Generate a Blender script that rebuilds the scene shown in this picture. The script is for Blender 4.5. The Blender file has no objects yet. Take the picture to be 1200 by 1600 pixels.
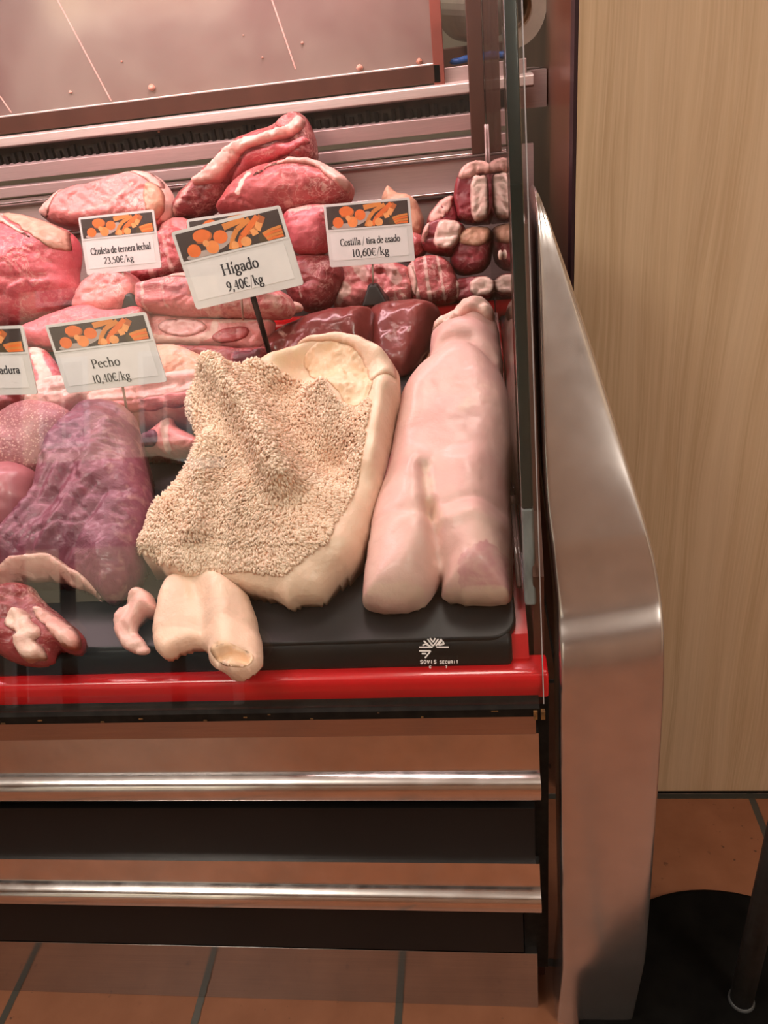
import bpy, math, random
import numpy as np
from mathutils import Vector, Matrix, noise
from mathutils.geometry import delaunay_2d_cdt

SC = bpy.context.scene
COL = SC.collection
rng = random.Random(7)

# ------------------------------------------------------------------ camera
F, CX, CY, H = 1202.0, 600.0, 800.0, 1.3


def solve_axes():
    a = np.array([-8850 - CX, 1263 - CY, F])
    X = -a / np.linalg.norm(a)
    s = math.sin(math.radians(30))
    q = np.array([X[0], X[1]]) * (-X[2] * s) / (X[0] ** 2 + X[1] ** 2)
    t = np.array([-X[1], X[0]]) / np.linalg.norm(X[:2])
    r = math.sqrt(1 - s * s - q @ q)
    d = np.r_[q + t * r, s]
    if d[1] < 0:
        d = np.r_[q - t * r, s]
    Z = -d
    return np.array([X, np.cross(Z, X), Z])


R = solve_axes()
CAM = np.array([0, 0, H])
cd = bpy.data.cameras.new('camera')
cam = bpy.data.objects.new('camera', cd)
COL.objects.link(cam)
cd.sensor_fit = 'VERTICAL'
cd.sensor_height = 24
cd.lens = 24 * F / 1600
cd.clip_start = .02
m = Matrix.Identity(4)
for i in range(3):
    m[i][0], m[i][1], m[i][2], m[i][3] = R[i, 0], -R[i, 1], -R[i, 2], CAM[i]
cam.matrix_world = m
SC.camera = cam

# ------------------------------------------------------------------ view, world, lights
vs = SC.view_settings
vs.view_transform = 'Standard'
vs.look = 'None'
vs.exposure = -0.1
vs.gamma = 1.0
vs.use_curve_mapping = False
cy = SC.cycles
cy.max_bounces = 12
cy.transparent_max_bounces = 16
cy.glossy_bounces = 6
cy.sample_clamp_indirect = 6
cy.caustics_reflective = False
cy.caustics_refractive = False

W = bpy.data.worlds.new('sky')
SC.world = W
W.use_nodes = True
W.node_tree.nodes['Background'].inputs[0].default_value = (.62, .74, .9, 1)
W.node_tree.nodes['Background'].inputs[1].default_value = 1.0


def light(name, kind, loc, power, color, size=None, rot=None, target=None):
    l = bpy.data.lights.new(name, kind)
    o = bpy.data.objects.new(name, l)
    COL.objects.link(o)
    o.location = loc
    l.energy = power
    l.color = color
    if size and kind == 'AREA':
        l.shape = 'RECTANGLE'
        l.size, l.size_y = size
    if target is not None:
        o.rotation_euler = (Vector(target) - Vector(loc)).to_track_quat('-Z', 'Y').to_euler()
    if rot:
        o.rotation_euler = rot
    return o


sun = light('sun', 'SUN', (0, 5, 8), 6, (1, .93, .82), target=(-1.5, -3, -2))
sun.data.angle = .02
CASE_LAMP = light('case_lamp', 'AREA', (-.75, 1.27, 1.67), 15, (1, .62, .67), (1.7, .09), target=(-.7, 1.12, .8))
CASE_LAMP2 = light('case_tube', 'AREA', (-.75, .93, 1.64), 5.5, (1, .74, .72), (1.7, .05), target=(-.7, 1.05, .8))
light('ceiling_lamp', 'AREA', (1.3, -.8, 2.6), 34, (1, .91, .80), (.7, .7), rot=(0, 0, 0))
light('ceiling_lamp', 'AREA', (-1.3, -.2, 2.6), 24, (1, .92, .82), (.7, .7), rot=(0, 0, 0))
light('ceiling_fill', 'AREA', (1.1, -1.0, 2.2), 20, (1, .95, .88), (.5, .5), rot=(math.pi, 0, 0))  # added fill lights, brighten the ceiling that the steel rails reflect
light('ceiling_fill', 'AREA', (-1.2, -.3, 2.2), 20, (1, .95, .88), (.5, .5), rot=(math.pi, 0, 0))
light('rear_fill', 'AREA', (.0, 1.30, 2.6), 13, (1, .88, .78), (.5, .4), rot=(0, 0, 0))  # added fill light for the paper roll and the rear cuts


# ------------------------------------------------------------------ pixel rays
def ray(u, v):
    w = R @ np.array([u - CX, v - CY, F])
    return w / np.linalg.norm(w)


def hit(u, v, axis, val):
    w = ray(u, v)
    return CAM + w * ((val - CAM[axis]) / w[axis])


def hitp(u, v, P, n):
    w = ray(u, v)
    return CAM + w * (((P - CAM) @ n) / (w @ n))


DZ, DK, DY = .72, .24, .67


def deck_z(y):
    return DZ + DK * (y - DY)


def on_deck(u, v, lift=0.0):
    return hitp(u, v, np.array([0, DY, DZ + lift]), np.array([0, -DK, 1.0]))


# ------------------------------------------------------------------ object helpers
def tag(o, label=None, cat=None, group=None, kind=None):
    if label:
        o['label'] = label
    if cat:
        o['category'] = cat
    if group:
        o['group'] = group
    if kind:
        o['kind'] = kind
    return o


def empty(name, loc=(0, 0, 0)):
    o = bpy.data.objects.new(name, None)
    COL.objects.link(o)
    o.location = loc
    o.empty_display_size = .05
    return o


def link(name, verts, faces, mat, parent=None, origin=None, smooth=False, bevel=0, seg=2, mats=None, midx=None):
    """one mesh object; verts in world space; child meshes stay in their parent's frame"""
    V = np.asarray(verts, float)
    if parent is not None:
        org = np.array(parent.location)
        p = parent
        while p.parent is not None:
            p = p.parent
            org = org + np.array(p.location)
    else:
        org = np.array(origin if origin is not None else (0, 0, 0), float)
    me = bpy.data.meshes.new(name)
    me.from_pydata((V - org).tolist(), [], [list(f) for f in faces])
    for mm in (mats or [mat]):
        me.materials.append(mm)
    if midx is not None:
        me.polygons.foreach_set('material_index', midx)
    if smooth:
        me.polygons.foreach_set('use_smooth', [True] * len(me.polygons))
    me.update()
    o = bpy.data.objects.new(name, me)
    COL.objects.link(o)
    if parent is not None:
        o.parent = parent
    else:
        o.location = org
    if bevel:
        b = o.modifiers.new('bevel', 'BEVEL')
        b.width = bevel
        b.segments = seg
        b.limit_method = 'ANGLE'
        b.angle_limit = math.radians(40)
        me.polygons.foreach_set('use_smooth', [True] * len(me.polygons))
        w = o.modifiers.new('wn', 'WEIGHTED_NORMAL')
        w.keep_sharp = True
    return o


class MB:
    def __init__(s):
        s.v, s.f = [], []

    def add(s, v, f):
        k = len(s.v)
        s.v += [tuple(p) for p in v]
        s.f += [tuple(i + k for i in q) for q in f]
        return s

    def box(s, a, b):
        x0, y0, z0 = a
        x1, y1, z1 = b
        return s.add([(x0, y0, z0), (x1, y0, z0), (x1, y1, z0), (x0, y1, z0), (x0, y0, z1), (x1, y0, z1), (x1, y1, z1), (x0, y1, z1)],
                     [(0, 3, 2, 1), (4, 5, 6, 7), (0, 1, 5, 4), (1, 2, 6, 5), (2, 3, 7, 6), (3, 0, 4, 7)])

    def prism(s, prof, x0, x1):
        """profile of (y, z) points extruded along x"""
        n = len(prof)
        v = [(x0, y, z) for y, z in prof] + [(x1, y, z) for y, z in prof]
        f = [(i, (i + 1) % n, n + (i + 1) % n, n + i) for i in range(n)]
        return s.add(v, f + [tuple(range(n))[::-1], tuple(range(n, 2 * n))])

    def hexa(s, p):
        return s.add(p, [(0, 3, 2, 1), (4, 5, 6, 7), (0, 1, 5, 4), (1, 2, 6, 5), (2, 3, 7, 6), (3, 0, 4, 7)])

    def tube(s, pts, r, n=10, caps=True):
        pts = [np.array(p, float) for p in pts]
        rs = r if isinstance(r, (list, tuple)) else [r] * len(pts)
        v, f = [], []
        ref = np.array([.3, .2, .93])
        for i, p in enumerate(pts):
            t = pts[min(i + 1, len(pts) - 1)] - pts[max(i - 1, 0)]
            t /= np.linalg.norm(t) + 1e-9
            a = np.cross(t, ref)
            a /= np.linalg.norm(a)
            b = np.cross(t, a)
            for k in range(n):
                q = 2 * math.pi * k / n
                v.append(p + rs[i] * (a * math.cos(q) + b * math.sin(q)))
        for i in range(len(pts) - 1):
            for k in range(n):
                f.append((i * n + k, i * n + (k + 1) % n, (i + 1) * n + (k + 1) % n, (i + 1) * n + k))
        if caps:
            f.append(tuple(range(n))[::-1])
            f.append(tuple(range((len(pts) - 1) * n, len(pts) * n)))
        return s.add(v, f)

    def lathe(s, prof, c, n=48, axis='z'):
        v, f = [], []
        for r, h in prof:
            for k in range(n):
                q = 2 * math.pi * k / n
                if axis == 'z':
                    v.append((c[0] + r * math.cos(q), c[1] + r * math.sin(q), c[2] + h))
                else:
                    v.append((c[0] + h, c[1] + r * math.cos(q), c[2] + r * math.sin(q)))
        for i in range(len(prof) - 1):
            for k in range(n):
                f.append((i * n + k, i * n + (k + 1) % n, (i + 1) * n + (k + 1) % n, (i + 1) * n + k))
        return s.add(v, f)

    def build(s, name, mat, parent=None, **k):
        return link(name, s.v, s.f, mat, parent, **k)


# ------------------------------------------------------------------ materials
def new_mat(name):
    mt = bpy.data.materials.new(name)
    mt.use_nodes = True
    nt = mt.node_tree
    b = nt.nodes['Principled BSDF']
    return mt, nt, b


def nd(nt, kind, **k):
    n = nt.nodes.new(kind)
    for a, v in k.items():
        if a.startswith('i_'):
            key = a[2:].replace('_', ' ')
            n.inputs[key].default_value = v
        else:
            setattr(n, a, v)
    return n


def mix(nt, fac, a, b, blend='MIX'):
    n = nt.nodes.new('ShaderNodeMix')
    n.data_type = 'RGBA'
    n.blend_type = blend
    for sock, val in ((n.inputs[0], fac), (n.inputs[6], a), (n.inputs[7], b)):
        if hasattr(val, 'is_linked') or hasattr(val, 'links'):
            nt.links.new(val, sock)
        elif isinstance(val, (int, float)):
            sock.default_value = val
        else:
            sock.default_value = tuple(val) + ((1,) if len(val) == 3 else ())
    return n.outputs[2]


def ramp(nt, src, lo, hi):
    n = nt.nodes.new('ShaderNodeMapRange')
    n.inputs[1].default_value = lo
    n.inputs[2].default_value = hi
    nt.links.new(src, n.inputs[0])
    return n.outputs[0]


def mathn(nt, op, a, b=None):
    n = nt.nodes.new('ShaderNodeMath')
    n.operation = op
    for i, val in enumerate((a, b)):
        if val is None:
            continue
        if isinstance(val, (int, float)):
            n.inputs[i].default_value = val
        else:
            nt.links.new(val, n.inputs[i])
    return n.outputs[0]


def coords(nt, scale=(1, 1, 1), kind='Object', rot=(0, 0, 0)):
    tc = nt.nodes.new('ShaderNodeTexCoord')
    mp = nt.nodes.new('ShaderNodeMapping')
    mp.inputs['Scale'].default_value = scale
    mp.inputs['Rotation'].default_value = rot
    nt.links.new(tc.outputs[kind], mp.inputs[0])
    return mp.outputs[0]


def tex_noise(nt, co, scale, detail=4, dist=0, rough=.55):
    n = nt.nodes.new('ShaderNodeTexNoise')
    n.inputs['Scale'].default_value = scale
    n.inputs['Detail'].default_value = detail
    n.inputs['Distortion'].default_value = dist
    n.inputs['Roughness'].default_value = rough
    nt.links.new(co, n.inputs['Vector'])
    return n.outputs['Fac']


def bump(nt, b, h, strength, dist=.002):
    n = nt.nodes.new('ShaderNodeBump')
    n.inputs['Strength'].default_value = strength
    n.inputs['Distance'].default_value = dist
    nt.links.new(h, n.inputs['Height'])
    nt.links.new(n.outputs[0], b.inputs['Normal'])


def plain(name, col, rough=.5, metal=0.0, var=.06, scale=12, stretch=(1, 1, 1), bmp=0.0, coat=0.0, ior=None, rvar=0.0):
    mt, nt, b = new_mat(name)
    co = coords(nt, stretch)
    n = tex_noise(nt, co, scale, 5)
    c2 = tuple(max(0, x * (1 - 3 * var)) for x in col)
    c1 = tuple(min(1, x * (1 + 1.5 * var)) for x in col)
    nt.links.new(mix(nt, ramp(nt, n, .3, .7), c2, c1), b.inputs['Base Color'])
    b.inputs['Roughness'].default_value = rough
    if rvar:
        n2 = tex_noise(nt, co, scale * 1.7, 6)
        mr = nt.nodes.new('ShaderNodeMapRange')
        mr.inputs[1].default_value, mr.inputs[2].default_value = .3, .7
        mr.inputs[3].default_value, mr.inputs[4].default_value = max(.02, rough - rvar), rough + rvar
        nt.links.new(n2, mr.inputs[0])
        nt.links.new(mr.outputs[0], b.inputs['Roughness'])
    b.inputs['Metallic'].default_value = metal
    b.inputs['Coat Weight'].default_value = coat
    if ior:
        b.inputs['IOR'].default_value = ior
    if bmp:
        bump(nt, b, n, bmp)
    return mt


def meat_mat(name, lean, lean2, fat=(.82, .55, .47), dark=(.12, .02, .03), scale=30, veins=.0, vscale=38, rough=.44, coat=.14,
             grain=(1, 1, 1), bmp=.6, speck=0.0, sss=.05, bscale=130, fib=0.0):
    mt, nt, b = new_mat(name)
    co = coords(nt, grain)
    co0 = coords(nt)
    n = tex_noise(nt, co, scale, 6, .6)
    col = mix(nt, ramp(nt, n, .32, .68), lean, lean2)
    if veins:
        v = tex_noise(nt, co0, vscale, 3, 1.6)
        vv = mathn(nt, 'ABSOLUTE', mathn(nt, 'SUBTRACT', v, .5))
        mask = ramp(nt, vv, .035, .004)
        big = ramp(nt, tex_noise(nt, co0, 9, 2), .45, .6)
        col = mix(nt, mathn(nt, 'MULTIPLY', mathn(nt, 'MULTIPLY', mask, big), veins), col, fat)
    if speck:
        vo = nt.nodes.new('ShaderNodeTexVoronoi')
        vo.inputs['Scale'].default_value = 260
        nt.links.new(co0, vo.inputs['Vector'])
        col = mix(nt, mathn(nt, 'MULTIPLY', ramp(nt, vo.outputs['Distance'], .42, .2), speck), col, fat)
    if fib:
        fb = tex_noise(nt, coords(nt, (1.0, 4.5, 4.5), rot=(.3, .2, .5)), 70, 4, .9)
        blot = ramp(nt, tex_noise(nt, co0, 17, 3, .4), .4, .62)
        col = mix(nt, mathn(nt, 'MULTIPLY', mathn(nt, 'MULTIPLY', ramp(nt, fb, .54, .70), blot), fib), col, fat)
        col = mix(nt, mathn(nt, 'MULTIPLY', ramp(nt, tex_noise(nt, co0, 42, 4, .7), .56, .74), fib * .9), col, tuple(x * .55 for x in lean2))
    at = nd(nt, 'ShaderNodeAttribute', attribute_name='fat')
    fn = tex_noise(nt, co0, 55, 5, .8)
    fm = ramp(nt, mathn(nt, 'ADD', at.outputs['Fac'], mathn(nt, 'MULTIPLY', mathn(nt, 'SUBTRACT', fn, .5), .9)), .35, .6)
    fatc = mix(nt, ramp(nt, tex_noise(nt, co0, 24, 5, .5), .35, .7), tuple(x * .86 for x in fat), fat)
    col = mix(nt, fm, col, fatc)
    ad = nd(nt, 'ShaderNodeAttribute', attribute_name='dark')
    dm = ramp(nt, mathn(nt, 'ADD', ad.outputs['Fac'], mathn(nt, 'MULTIPLY', mathn(nt, 'SUBTRACT', fn, .5), .5)), .3, .75)
    col = mix(nt, dm, col, dark)
    nt.links.new(col, b.inputs['Base Color'])
    b.inputs['Roughness'].default_value = rough
    b.inputs['Coat Weight'].default_value = coat
    b.inputs['Coat Roughness'].default_value = .1
    if sss:
        b.inputs['Subsurface Weight'].default_value = sss
        b.inputs['Subsurface Radius'].default_value = (.012, .005, .004)
        b.inputs['Subsurface Scale'].default_value = 1.0
    if bmp:
        h = mathn(nt, 'ADD', tex_noise(nt, co, bscale, 4, .3), mathn(nt, 'MULTIPLY', tex_noise(nt, co0, bscale * .3, 4, .5), 1.5))
        bump(nt, b, h, bmp, .002)
    return mt


def glass_mat(name, tint=(.97, .985, .975)):
    mt, nt, b = new_mat(name)
    nt.nodes.remove(b)
    out = nt.nodes['Material Output']
    tr = nd(nt, 'ShaderNodeBsdfTransparent')
    tr.inputs[0].default_value = tuple(tint) + (1,)
    gl = nd(nt, 'ShaderNodeBsdfGlossy')
    gl.inputs['Roughness'].default_value = .0
    ge = nd(nt, 'ShaderNodeNewGeometry')
    mr = nt.nodes.new('ShaderNodeMapRange')
    mr.inputs[3].default_value, mr.inputs[4].default_value = 1.5, 1 / 1.5
    nt.links.new(ge.outputs['Backfacing'], mr.inputs[0])
    fr = nd(nt, 'ShaderNodeFresnel')
    nt.links.new(mr.outputs[0], fr.inputs['IOR'])
    mx = nd(nt, 'ShaderNodeMixShader')
    nt.links.new(fr.outputs[0], mx.inputs[0])
    nt.links.new(tr.outputs[0], mx.inputs[1])
    nt.links.new(gl.outputs[0], mx.inputs[2])
    nt.links.new(mx.outputs[0], out.inputs['Surface'])
    return mt


def steel_mat(name, col=(.62, .58, .55), rough=.2, stretch=(2, 60, 60), rvar=.06, bmp=.05):
    return plain(name, col, rough, 1.0, .03, 9, stretch, bmp, rvar=rvar)


M = {}
M['steel'] = steel_mat('brushed_steel')
M['steel_wall'] = plain('dull_steel', (.68, .52, .49), .42, .5, .03, 9, (2, 60, 60), .04)
M['chrome'] = steel_mat('polished_steel', (.80, .76, .74), .16, (3, 3, 3), .05, .03)
M['kick'] = steel_mat('kick_plate_steel', (.50, .46, .43), .12, (1, 40, 40), .04, .02)
M['black'] = plain('black_panel', (.012, .0105, .010), .5, 0, .1, 5, ior=1.3)
M['rubber'] = plain('black_rubber', (.012, .010, .008), .6, 0, .2, 60, bmp=.2, ior=1.2)
M['mat_black'] = plain('black_deck', (.012, .0125, .013), .38, 0, .1, 8, ior=1.33)
M['red'] = plain('red_plastic', (.62, .012, .016), .22, 0, .05, 8, coat=.4)
M['redsteel'] = steel_mat('red_lit_steel', (.48, .42, .40), .16)
M['rail'] = plain('bright_rail_steel', (.86, .74, .68), .38, .55, .04, 9, (2, 60, 60), .03)
M['grill'] = plain('dark_grille', (.04, .034, .022), .6, 0, .3, 30)
M['brown'] = plain('brown_profile', (.10, .040, .025), .4, .25, .08, 20, (1, 1, .2))
M['pink_frame'] = plain('red_brown_frame', (.30, .085, .06), .35, .25, .08, 15)
M['glass'] = glass_mat('clear_glass')
M['glass_side'] = glass_mat('side_glass')
M['glass_edge'] = plain('glass_edge', (.012, .022, .020), .08, 0, .1, 5, coat=.6)
M['clear'] = plain('clear_plastic', (.34, .22, .20), .12, 0, .1, 20, coat=.5)
M['film'] = plain('grey_edge_strip', (.20, .22, .22), .25, 0, .12, 60, (1, 1, .3))
M['white_print'] = plain('white_print', (.85, .83, .8), .6, 0, .02)
M['tag_white'] = plain('white_plastic', (.66, .64, .62), .35, 0, .02, 30)
M['tag_card'] = plain('paper_card', (.72, .70, .68), .55, 0, .02, 30)
M['ink'] = plain('dark_ink', (.03, .03, .035), .6, 0, .02)
M['stem_white'] = plain('pale_stem', (.62, .55, .45), .4, 0, .05)
M['stem_black'] = plain('black_stem', (.02, .017, .016), .4, 0, .1)
M['paper'] = plain('paper_roll', (.86, .77, .62), .7, 0, .04, 20)
M['cardboard'] = plain('cardboard_core', (.22, .12, .05), .8, 0, .1, 30)
M['blue'] = plain('blue_cloth', (.03, .17, .62), .5, 0, .1, 30)
M['post'] = plain('dark_post_metal', (.075, .078, .08), .5, .2, .15, 40)
M['base'] = plain('black_base', (.005, .0045, .004), .7, 0, .2, 20, ior=1.12)
M['plaster'] = plain('plaster', (.62, .52, .40), .8, 0, .04, 4)
M['ceil'] = plain('white_ceiling', (.78, .75, .70), .8, 0, .02, 3)
M['facade'] = plain('facade', (.78, .62, .42), .85, 0, .05, 1.2)
M['white_frame'] = plain('white_frame', (.85, .85, .83), .5, 0, .02)
M['pane'] = plain('dark_pane', (.25, .32, .36), .1, 0, .1, 1)
M['dirt'] = plain('rust_dirt', (.16, .07, .015), .8, 0, .3, 120)
M['crumb'] = meat_mat('meat_crumb', (.55, .22, .14), (.75, .45, .35), scale=90)


def wood_mat(name, c1, c2, c3, rough=.42, grain=70.0, coat=.0):
    mt, nt, b = new_mat(name)
    co = coords(nt, (1, 1, 1))
    warp = tex_noise(nt, coords(nt, (3.0, 3.0, .55)), 1.5, 2)
    sep = nd(nt, 'ShaderNodeSeparateXYZ')
    nt.links.new(co, sep.inputs[0])
    cmb = nd(nt, 'ShaderNodeCombineXYZ')
    x = mathn(nt, 'ADD', sep.outputs['X'], mathn(nt, 'MULTIPLY', warp, .10))
    x = mathn(nt, 'ADD', x, sep.outputs['Y'])
    nt.links.new(mathn(nt, 'MULTIPLY', x, grain), cmb.inputs[0])
    nt.links.new(mathn(nt, 'MULTIPLY', sep.outputs['Z'], 1.2), cmb.inputs[2])
    g = tex_noise(nt, cmb.outputs[0], 1.0, 3, .1)
    cmb2 = nd(nt, 'ShaderNodeCombineXYZ')
    nt.links.new(mathn(nt, 'MULTIPLY', x, grain * 4.5), cmb2.inputs[0])
    nt.links.new(mathn(nt, 'MULTIPLY', sep.outputs['Z'], 6), cmb2.inputs[2])
    g2 = tex_noise(nt, cmb2.outputs[0], 1.0, 4, .1)
    cmb3 = nd(nt, 'ShaderNodeCombineXYZ')
    nt.links.new(mathn(nt, 'MULTIPLY', x, grain * .22), cmb3.inputs[0])
    nt.links.new(mathn(nt, 'MULTIPLY', sep.outputs['Z'], .6), cmb3.inputs[2])
    g3 = tex_noise(nt, cmb3.outputs[0], 1.0, 2)
    col = mix(nt, ramp(nt, g, .33, .67), c1, c2)
    col = mix(nt, mathn(nt, 'MULTIPLY', ramp(nt, g2, .42, .66), .5), col, c3)
    col = mix(nt, mathn(nt, 'MULTIPLY', ramp(nt, g3, .4, .62), .5), col, c3)
    nt.links.new(col, b.inputs['Base Color'])
    b.inputs['Roughness'].default_value = rough
    b.inputs['Coat Weight'].default_value = coat
    b.inputs['Coat Roughness'].default_value = .15
    bump(nt, b, g2, .08, .001)
    return mt


M['oak'] = wood_mat('pale_oak_laminate', (.60, .42, .255), (.49, .33, .19), (.69, .51, .34))
M['mahogany'] = wood_mat('mahogany', (.13, .045, .022), (.09, .03, .016), (.17, .06, .03), .3, 40, .12)


def tile_mat():
    mt, nt, b = new_mat('terracotta_tiles')
    co = coords(nt, (1, 1, 1))
    mp = nd(nt, 'ShaderNodeMapping')
    mp.inputs['Location'].default_value = (.501 + .331 * 20, -.731 + .331 * 40, 0)
    nt.links.new(co, mp.inputs[0])
    sep = nd(nt, 'ShaderNodeSeparateXYZ')
    nt.links.new(mp.outputs[0], sep.inputs[0])
    jit = mathn(nt, 'MULTIPLY', mathn(nt, 'SUBTRACT', tex_noise(nt, co, 60, 3), .5), .004)

    def edge(s):
        fr = mathn(nt, 'FRACT', mathn(nt, 'DIVIDE', mathn(nt, 'ADD', s, .006), .331))
        d = mathn(nt, 'ABSOLUTE', mathn(nt, 'SUBTRACT', mathn(nt, 'MULTIPLY', fr, .331), .006))
        return mathn(nt, 'ADD', d, jit)
    d = mathn(nt, 'MINIMUM', edge(sep.outputs['X']), edge(sep.outputs['Y']))
    g = ramp(nt, d, .0075, .0055)
    n = tex_noise(nt, co, 14, 6)
    c = mix(nt, ramp(nt, n, .3, .7), (.22, .078, .034), (.285, .108, .052))
    vo = nd(nt, 'ShaderNodeTexNoise')
    vo.inputs['Scale'].default_value = 75
    nt.links.new(co, vo.inputs['Vector'])
    pit = mathn(nt, 'MULTIPLY', ramp(nt, vo.outputs['Fac'], .67, .72), ramp(nt, tex_noise(nt, co, 5, 2), .45, .6))
    c = mix(nt, mathn(nt, 'MULTIPLY', pit, .9), c, (.06, .02, .01))
    c = mix(nt, g, c, (.05, .045, .035))
    nt.links.new(c, b.inputs['Base Color'])
    b.inputs['Roughness'].default_value = .45
    h = mathn(nt, 'SUBTRACT', mathn(nt, 'MULTIPLY', n, .3), g)
    bump(nt, b, h, .4, .004)
    return mt


M['tiles'] = tile_mat()


def paving_mat():
    mt, nt, b = new_mat('street_paving')
    co = coords(nt)
    br = nd(nt, 'ShaderNodeTexBrick')
    br.offset = 0
    br.inputs['Scale'].default_value = 1
    br.inputs['Brick Width'].default_value = .9
    br.inputs['Row Height'].default_value = .6
    br.inputs['Mortar Size'].default_value = .02
    br.inputs['Color1'].default_value = (.10, .095, .09, 1)
    br.inputs['Color2'].default_value = (.13, .125, .115, 1)
    br.inputs['Mortar'].default_value = (.06, .055, .05, 1)
    nt.links.new(co, br.inputs['Vector'])
    nt.links.new(br.outputs['Color'], b.inputs['Base Color'])
    b.inputs['Roughness'].default_value = .7
    return mt


M['paving'] = paving_mat()

RED, RED2 = (.54, .125, .125), (.38, .055, .06)
M['beef'] = meat_mat('beef_lean', RED, RED2, fib=0.75, veins=.7, scale=26)
M['beef_bright'] = meat_mat('beef_bright', (.66, .165, .185), (.53, .075, .095), fib=0.65, veins=.6, scale=18)
M['beef_pink'] = meat_mat('veal_pink', (.74, .29, .27), (.63, .19, .18), fib=0.6, veins=.8, scale=24)
M['beef_dark'] = meat_mat('beef_dark', (.30, .05, .05), (.20, .025, .03), fib=0.6, veins=.5, scale=30)
M['beef_marbled'] = meat_mat('beef_marbled', (.64, .22, .21), (.54, .12, .125), fib=0.9, veins=1.0, vscale=26, scale=30)
M['fat'] = meat_mat('fat', (.82, .54, .46), (.74, .36, .31), fat=(.88, .66, .57), scale=38, rough=.45)
M['fat_pale'] = meat_mat('fat_pale', (.84, .64, .53), (.76, .46, .39), scale=44, rough=.46)
M['fat_tan'] = meat_mat('fat_tan', (.70, .42, .28), (.58, .27, .18), scale=48, rough=.48)
M['membrane'] = meat_mat('dry_membrane', (.48, .25, .17), (.66, .40, .30), scale=75, rough=.5)
M['bone'] = meat_mat('bone', (.82, .63, .53), (.74, .47, .40), scale=70, rough=.42)
M['marrow'] = meat_mat('bone_ring', (.84, .52, .49), (.76, .38, .37), scale=70, rough=.4)
M['liver'] = meat_mat('liver', (.235, .05, .042), (.17, .032, .03), scale=20, rough=.28, coat=.35, bmp=.3, bscale=70, sss=.0)
M['tongue'] = meat_mat('tongue_skin', (.46, .20, .21), (.38, .13, .15), fat=(.78, .50, .44), dark=(.07, .045, .06), scale=24, speck=.75, bmp=.5, bscale=260)
M['tongue_smooth'] = meat_mat('tongue_underside', (.44, .16, .18), (.37, .115, .135), scale=18, rough=.36, bmp=.12)
M['purple'] = meat_mat('purple_tongue', (.235, .068, .105), (.165, .038, .07), fib=0.35, fat=(.42, .22, .21), scale=26, grain=(1, 1.6, .5), bmp=.9, bscale=90)
M['skin'] = meat_mat('pale_skin', (.75, .51, .44), (.69, .41, .37), fat=(.80, .57, .46), dark=(.50, .18, .22), scale=11, rough=.42, coat=.12, bmp=.35, bscale=95, sss=.1)
M['tripe'] = meat_mat('tripe', (.86, .63, .48), (.80, .55, .41), fat=(.86, .66, .45), scale=14, rough=.48, coat=.1, bmp=.55, bscale=120, sss=.12)
M['villi'] = meat_mat('tripe_villi', (.92, .69, .53), (.87, .61, .46), scale=30, rough=.5, coat=.08, bmp=0, sss=.1)
M['honey'] = meat_mat('tripe_honeycomb', (.74, .47, .28), (.86, .63, .45), scale=40, rough=.5, bmp=.4)


# ------------------------------------------------------------------ meat builder
def chaikin(P, n=2):
    P = np.asarray(P, float)
    for _ in range(n):
        Q = np.roll(P, -1, 0)
        P = np.stack([P * .75 + Q * .25, P * .25 + Q * .75], 1).reshape(-1, P.shape[1])
    return P


def seg_dist(pts, A, B):
    """min distance from pts (n,2) to segments A->B (m,2)"""
    out = np.full(len(pts), 1e9)
    d = B - A
    L = (d * d).sum(1) + 1e-12
    for k in range(0, len(pts), 3000):
        p = pts[k:k + 3000, None, :]
        t = (((p - A) * d).sum(2) / L).clip(0, 1)
        q = A + t[..., None] * d
        out[k:k + 3000] = np.sqrt(((p - q) ** 2).sum(2)).min(1)
    return out


def inside(pts, poly):
    x, y = pts[:, 0], pts[:, 1]
    r = np.zeros(len(pts), bool)
    j = len(poly) - 1
    for i in range(len(poly)):
        xi, yi = poly[i]
        xj, yj = poly[j]
        c = ((yi > y) != (yj > y)) & (x < (xj - xi) * (y - yi) / (yj - yi + 1e-15) + xi)
        r ^= c
        j = i
    return r


def resample(P, res):
    Q = np.roll(P, -1, 0)
    L = np.linalg.norm(Q - P, axis=1)
    s = np.r_[0, np.cumsum(L)]
    n = max(12, int(s[-1] / res))
    t = np.linspace(0, s[-1], n, endpoint=False)
    PP = np.vstack([P, P[:1]])
    return np.stack([np.interp(t, s, PP[:, k]) for k in range(P.shape[1])], 1)


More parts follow.
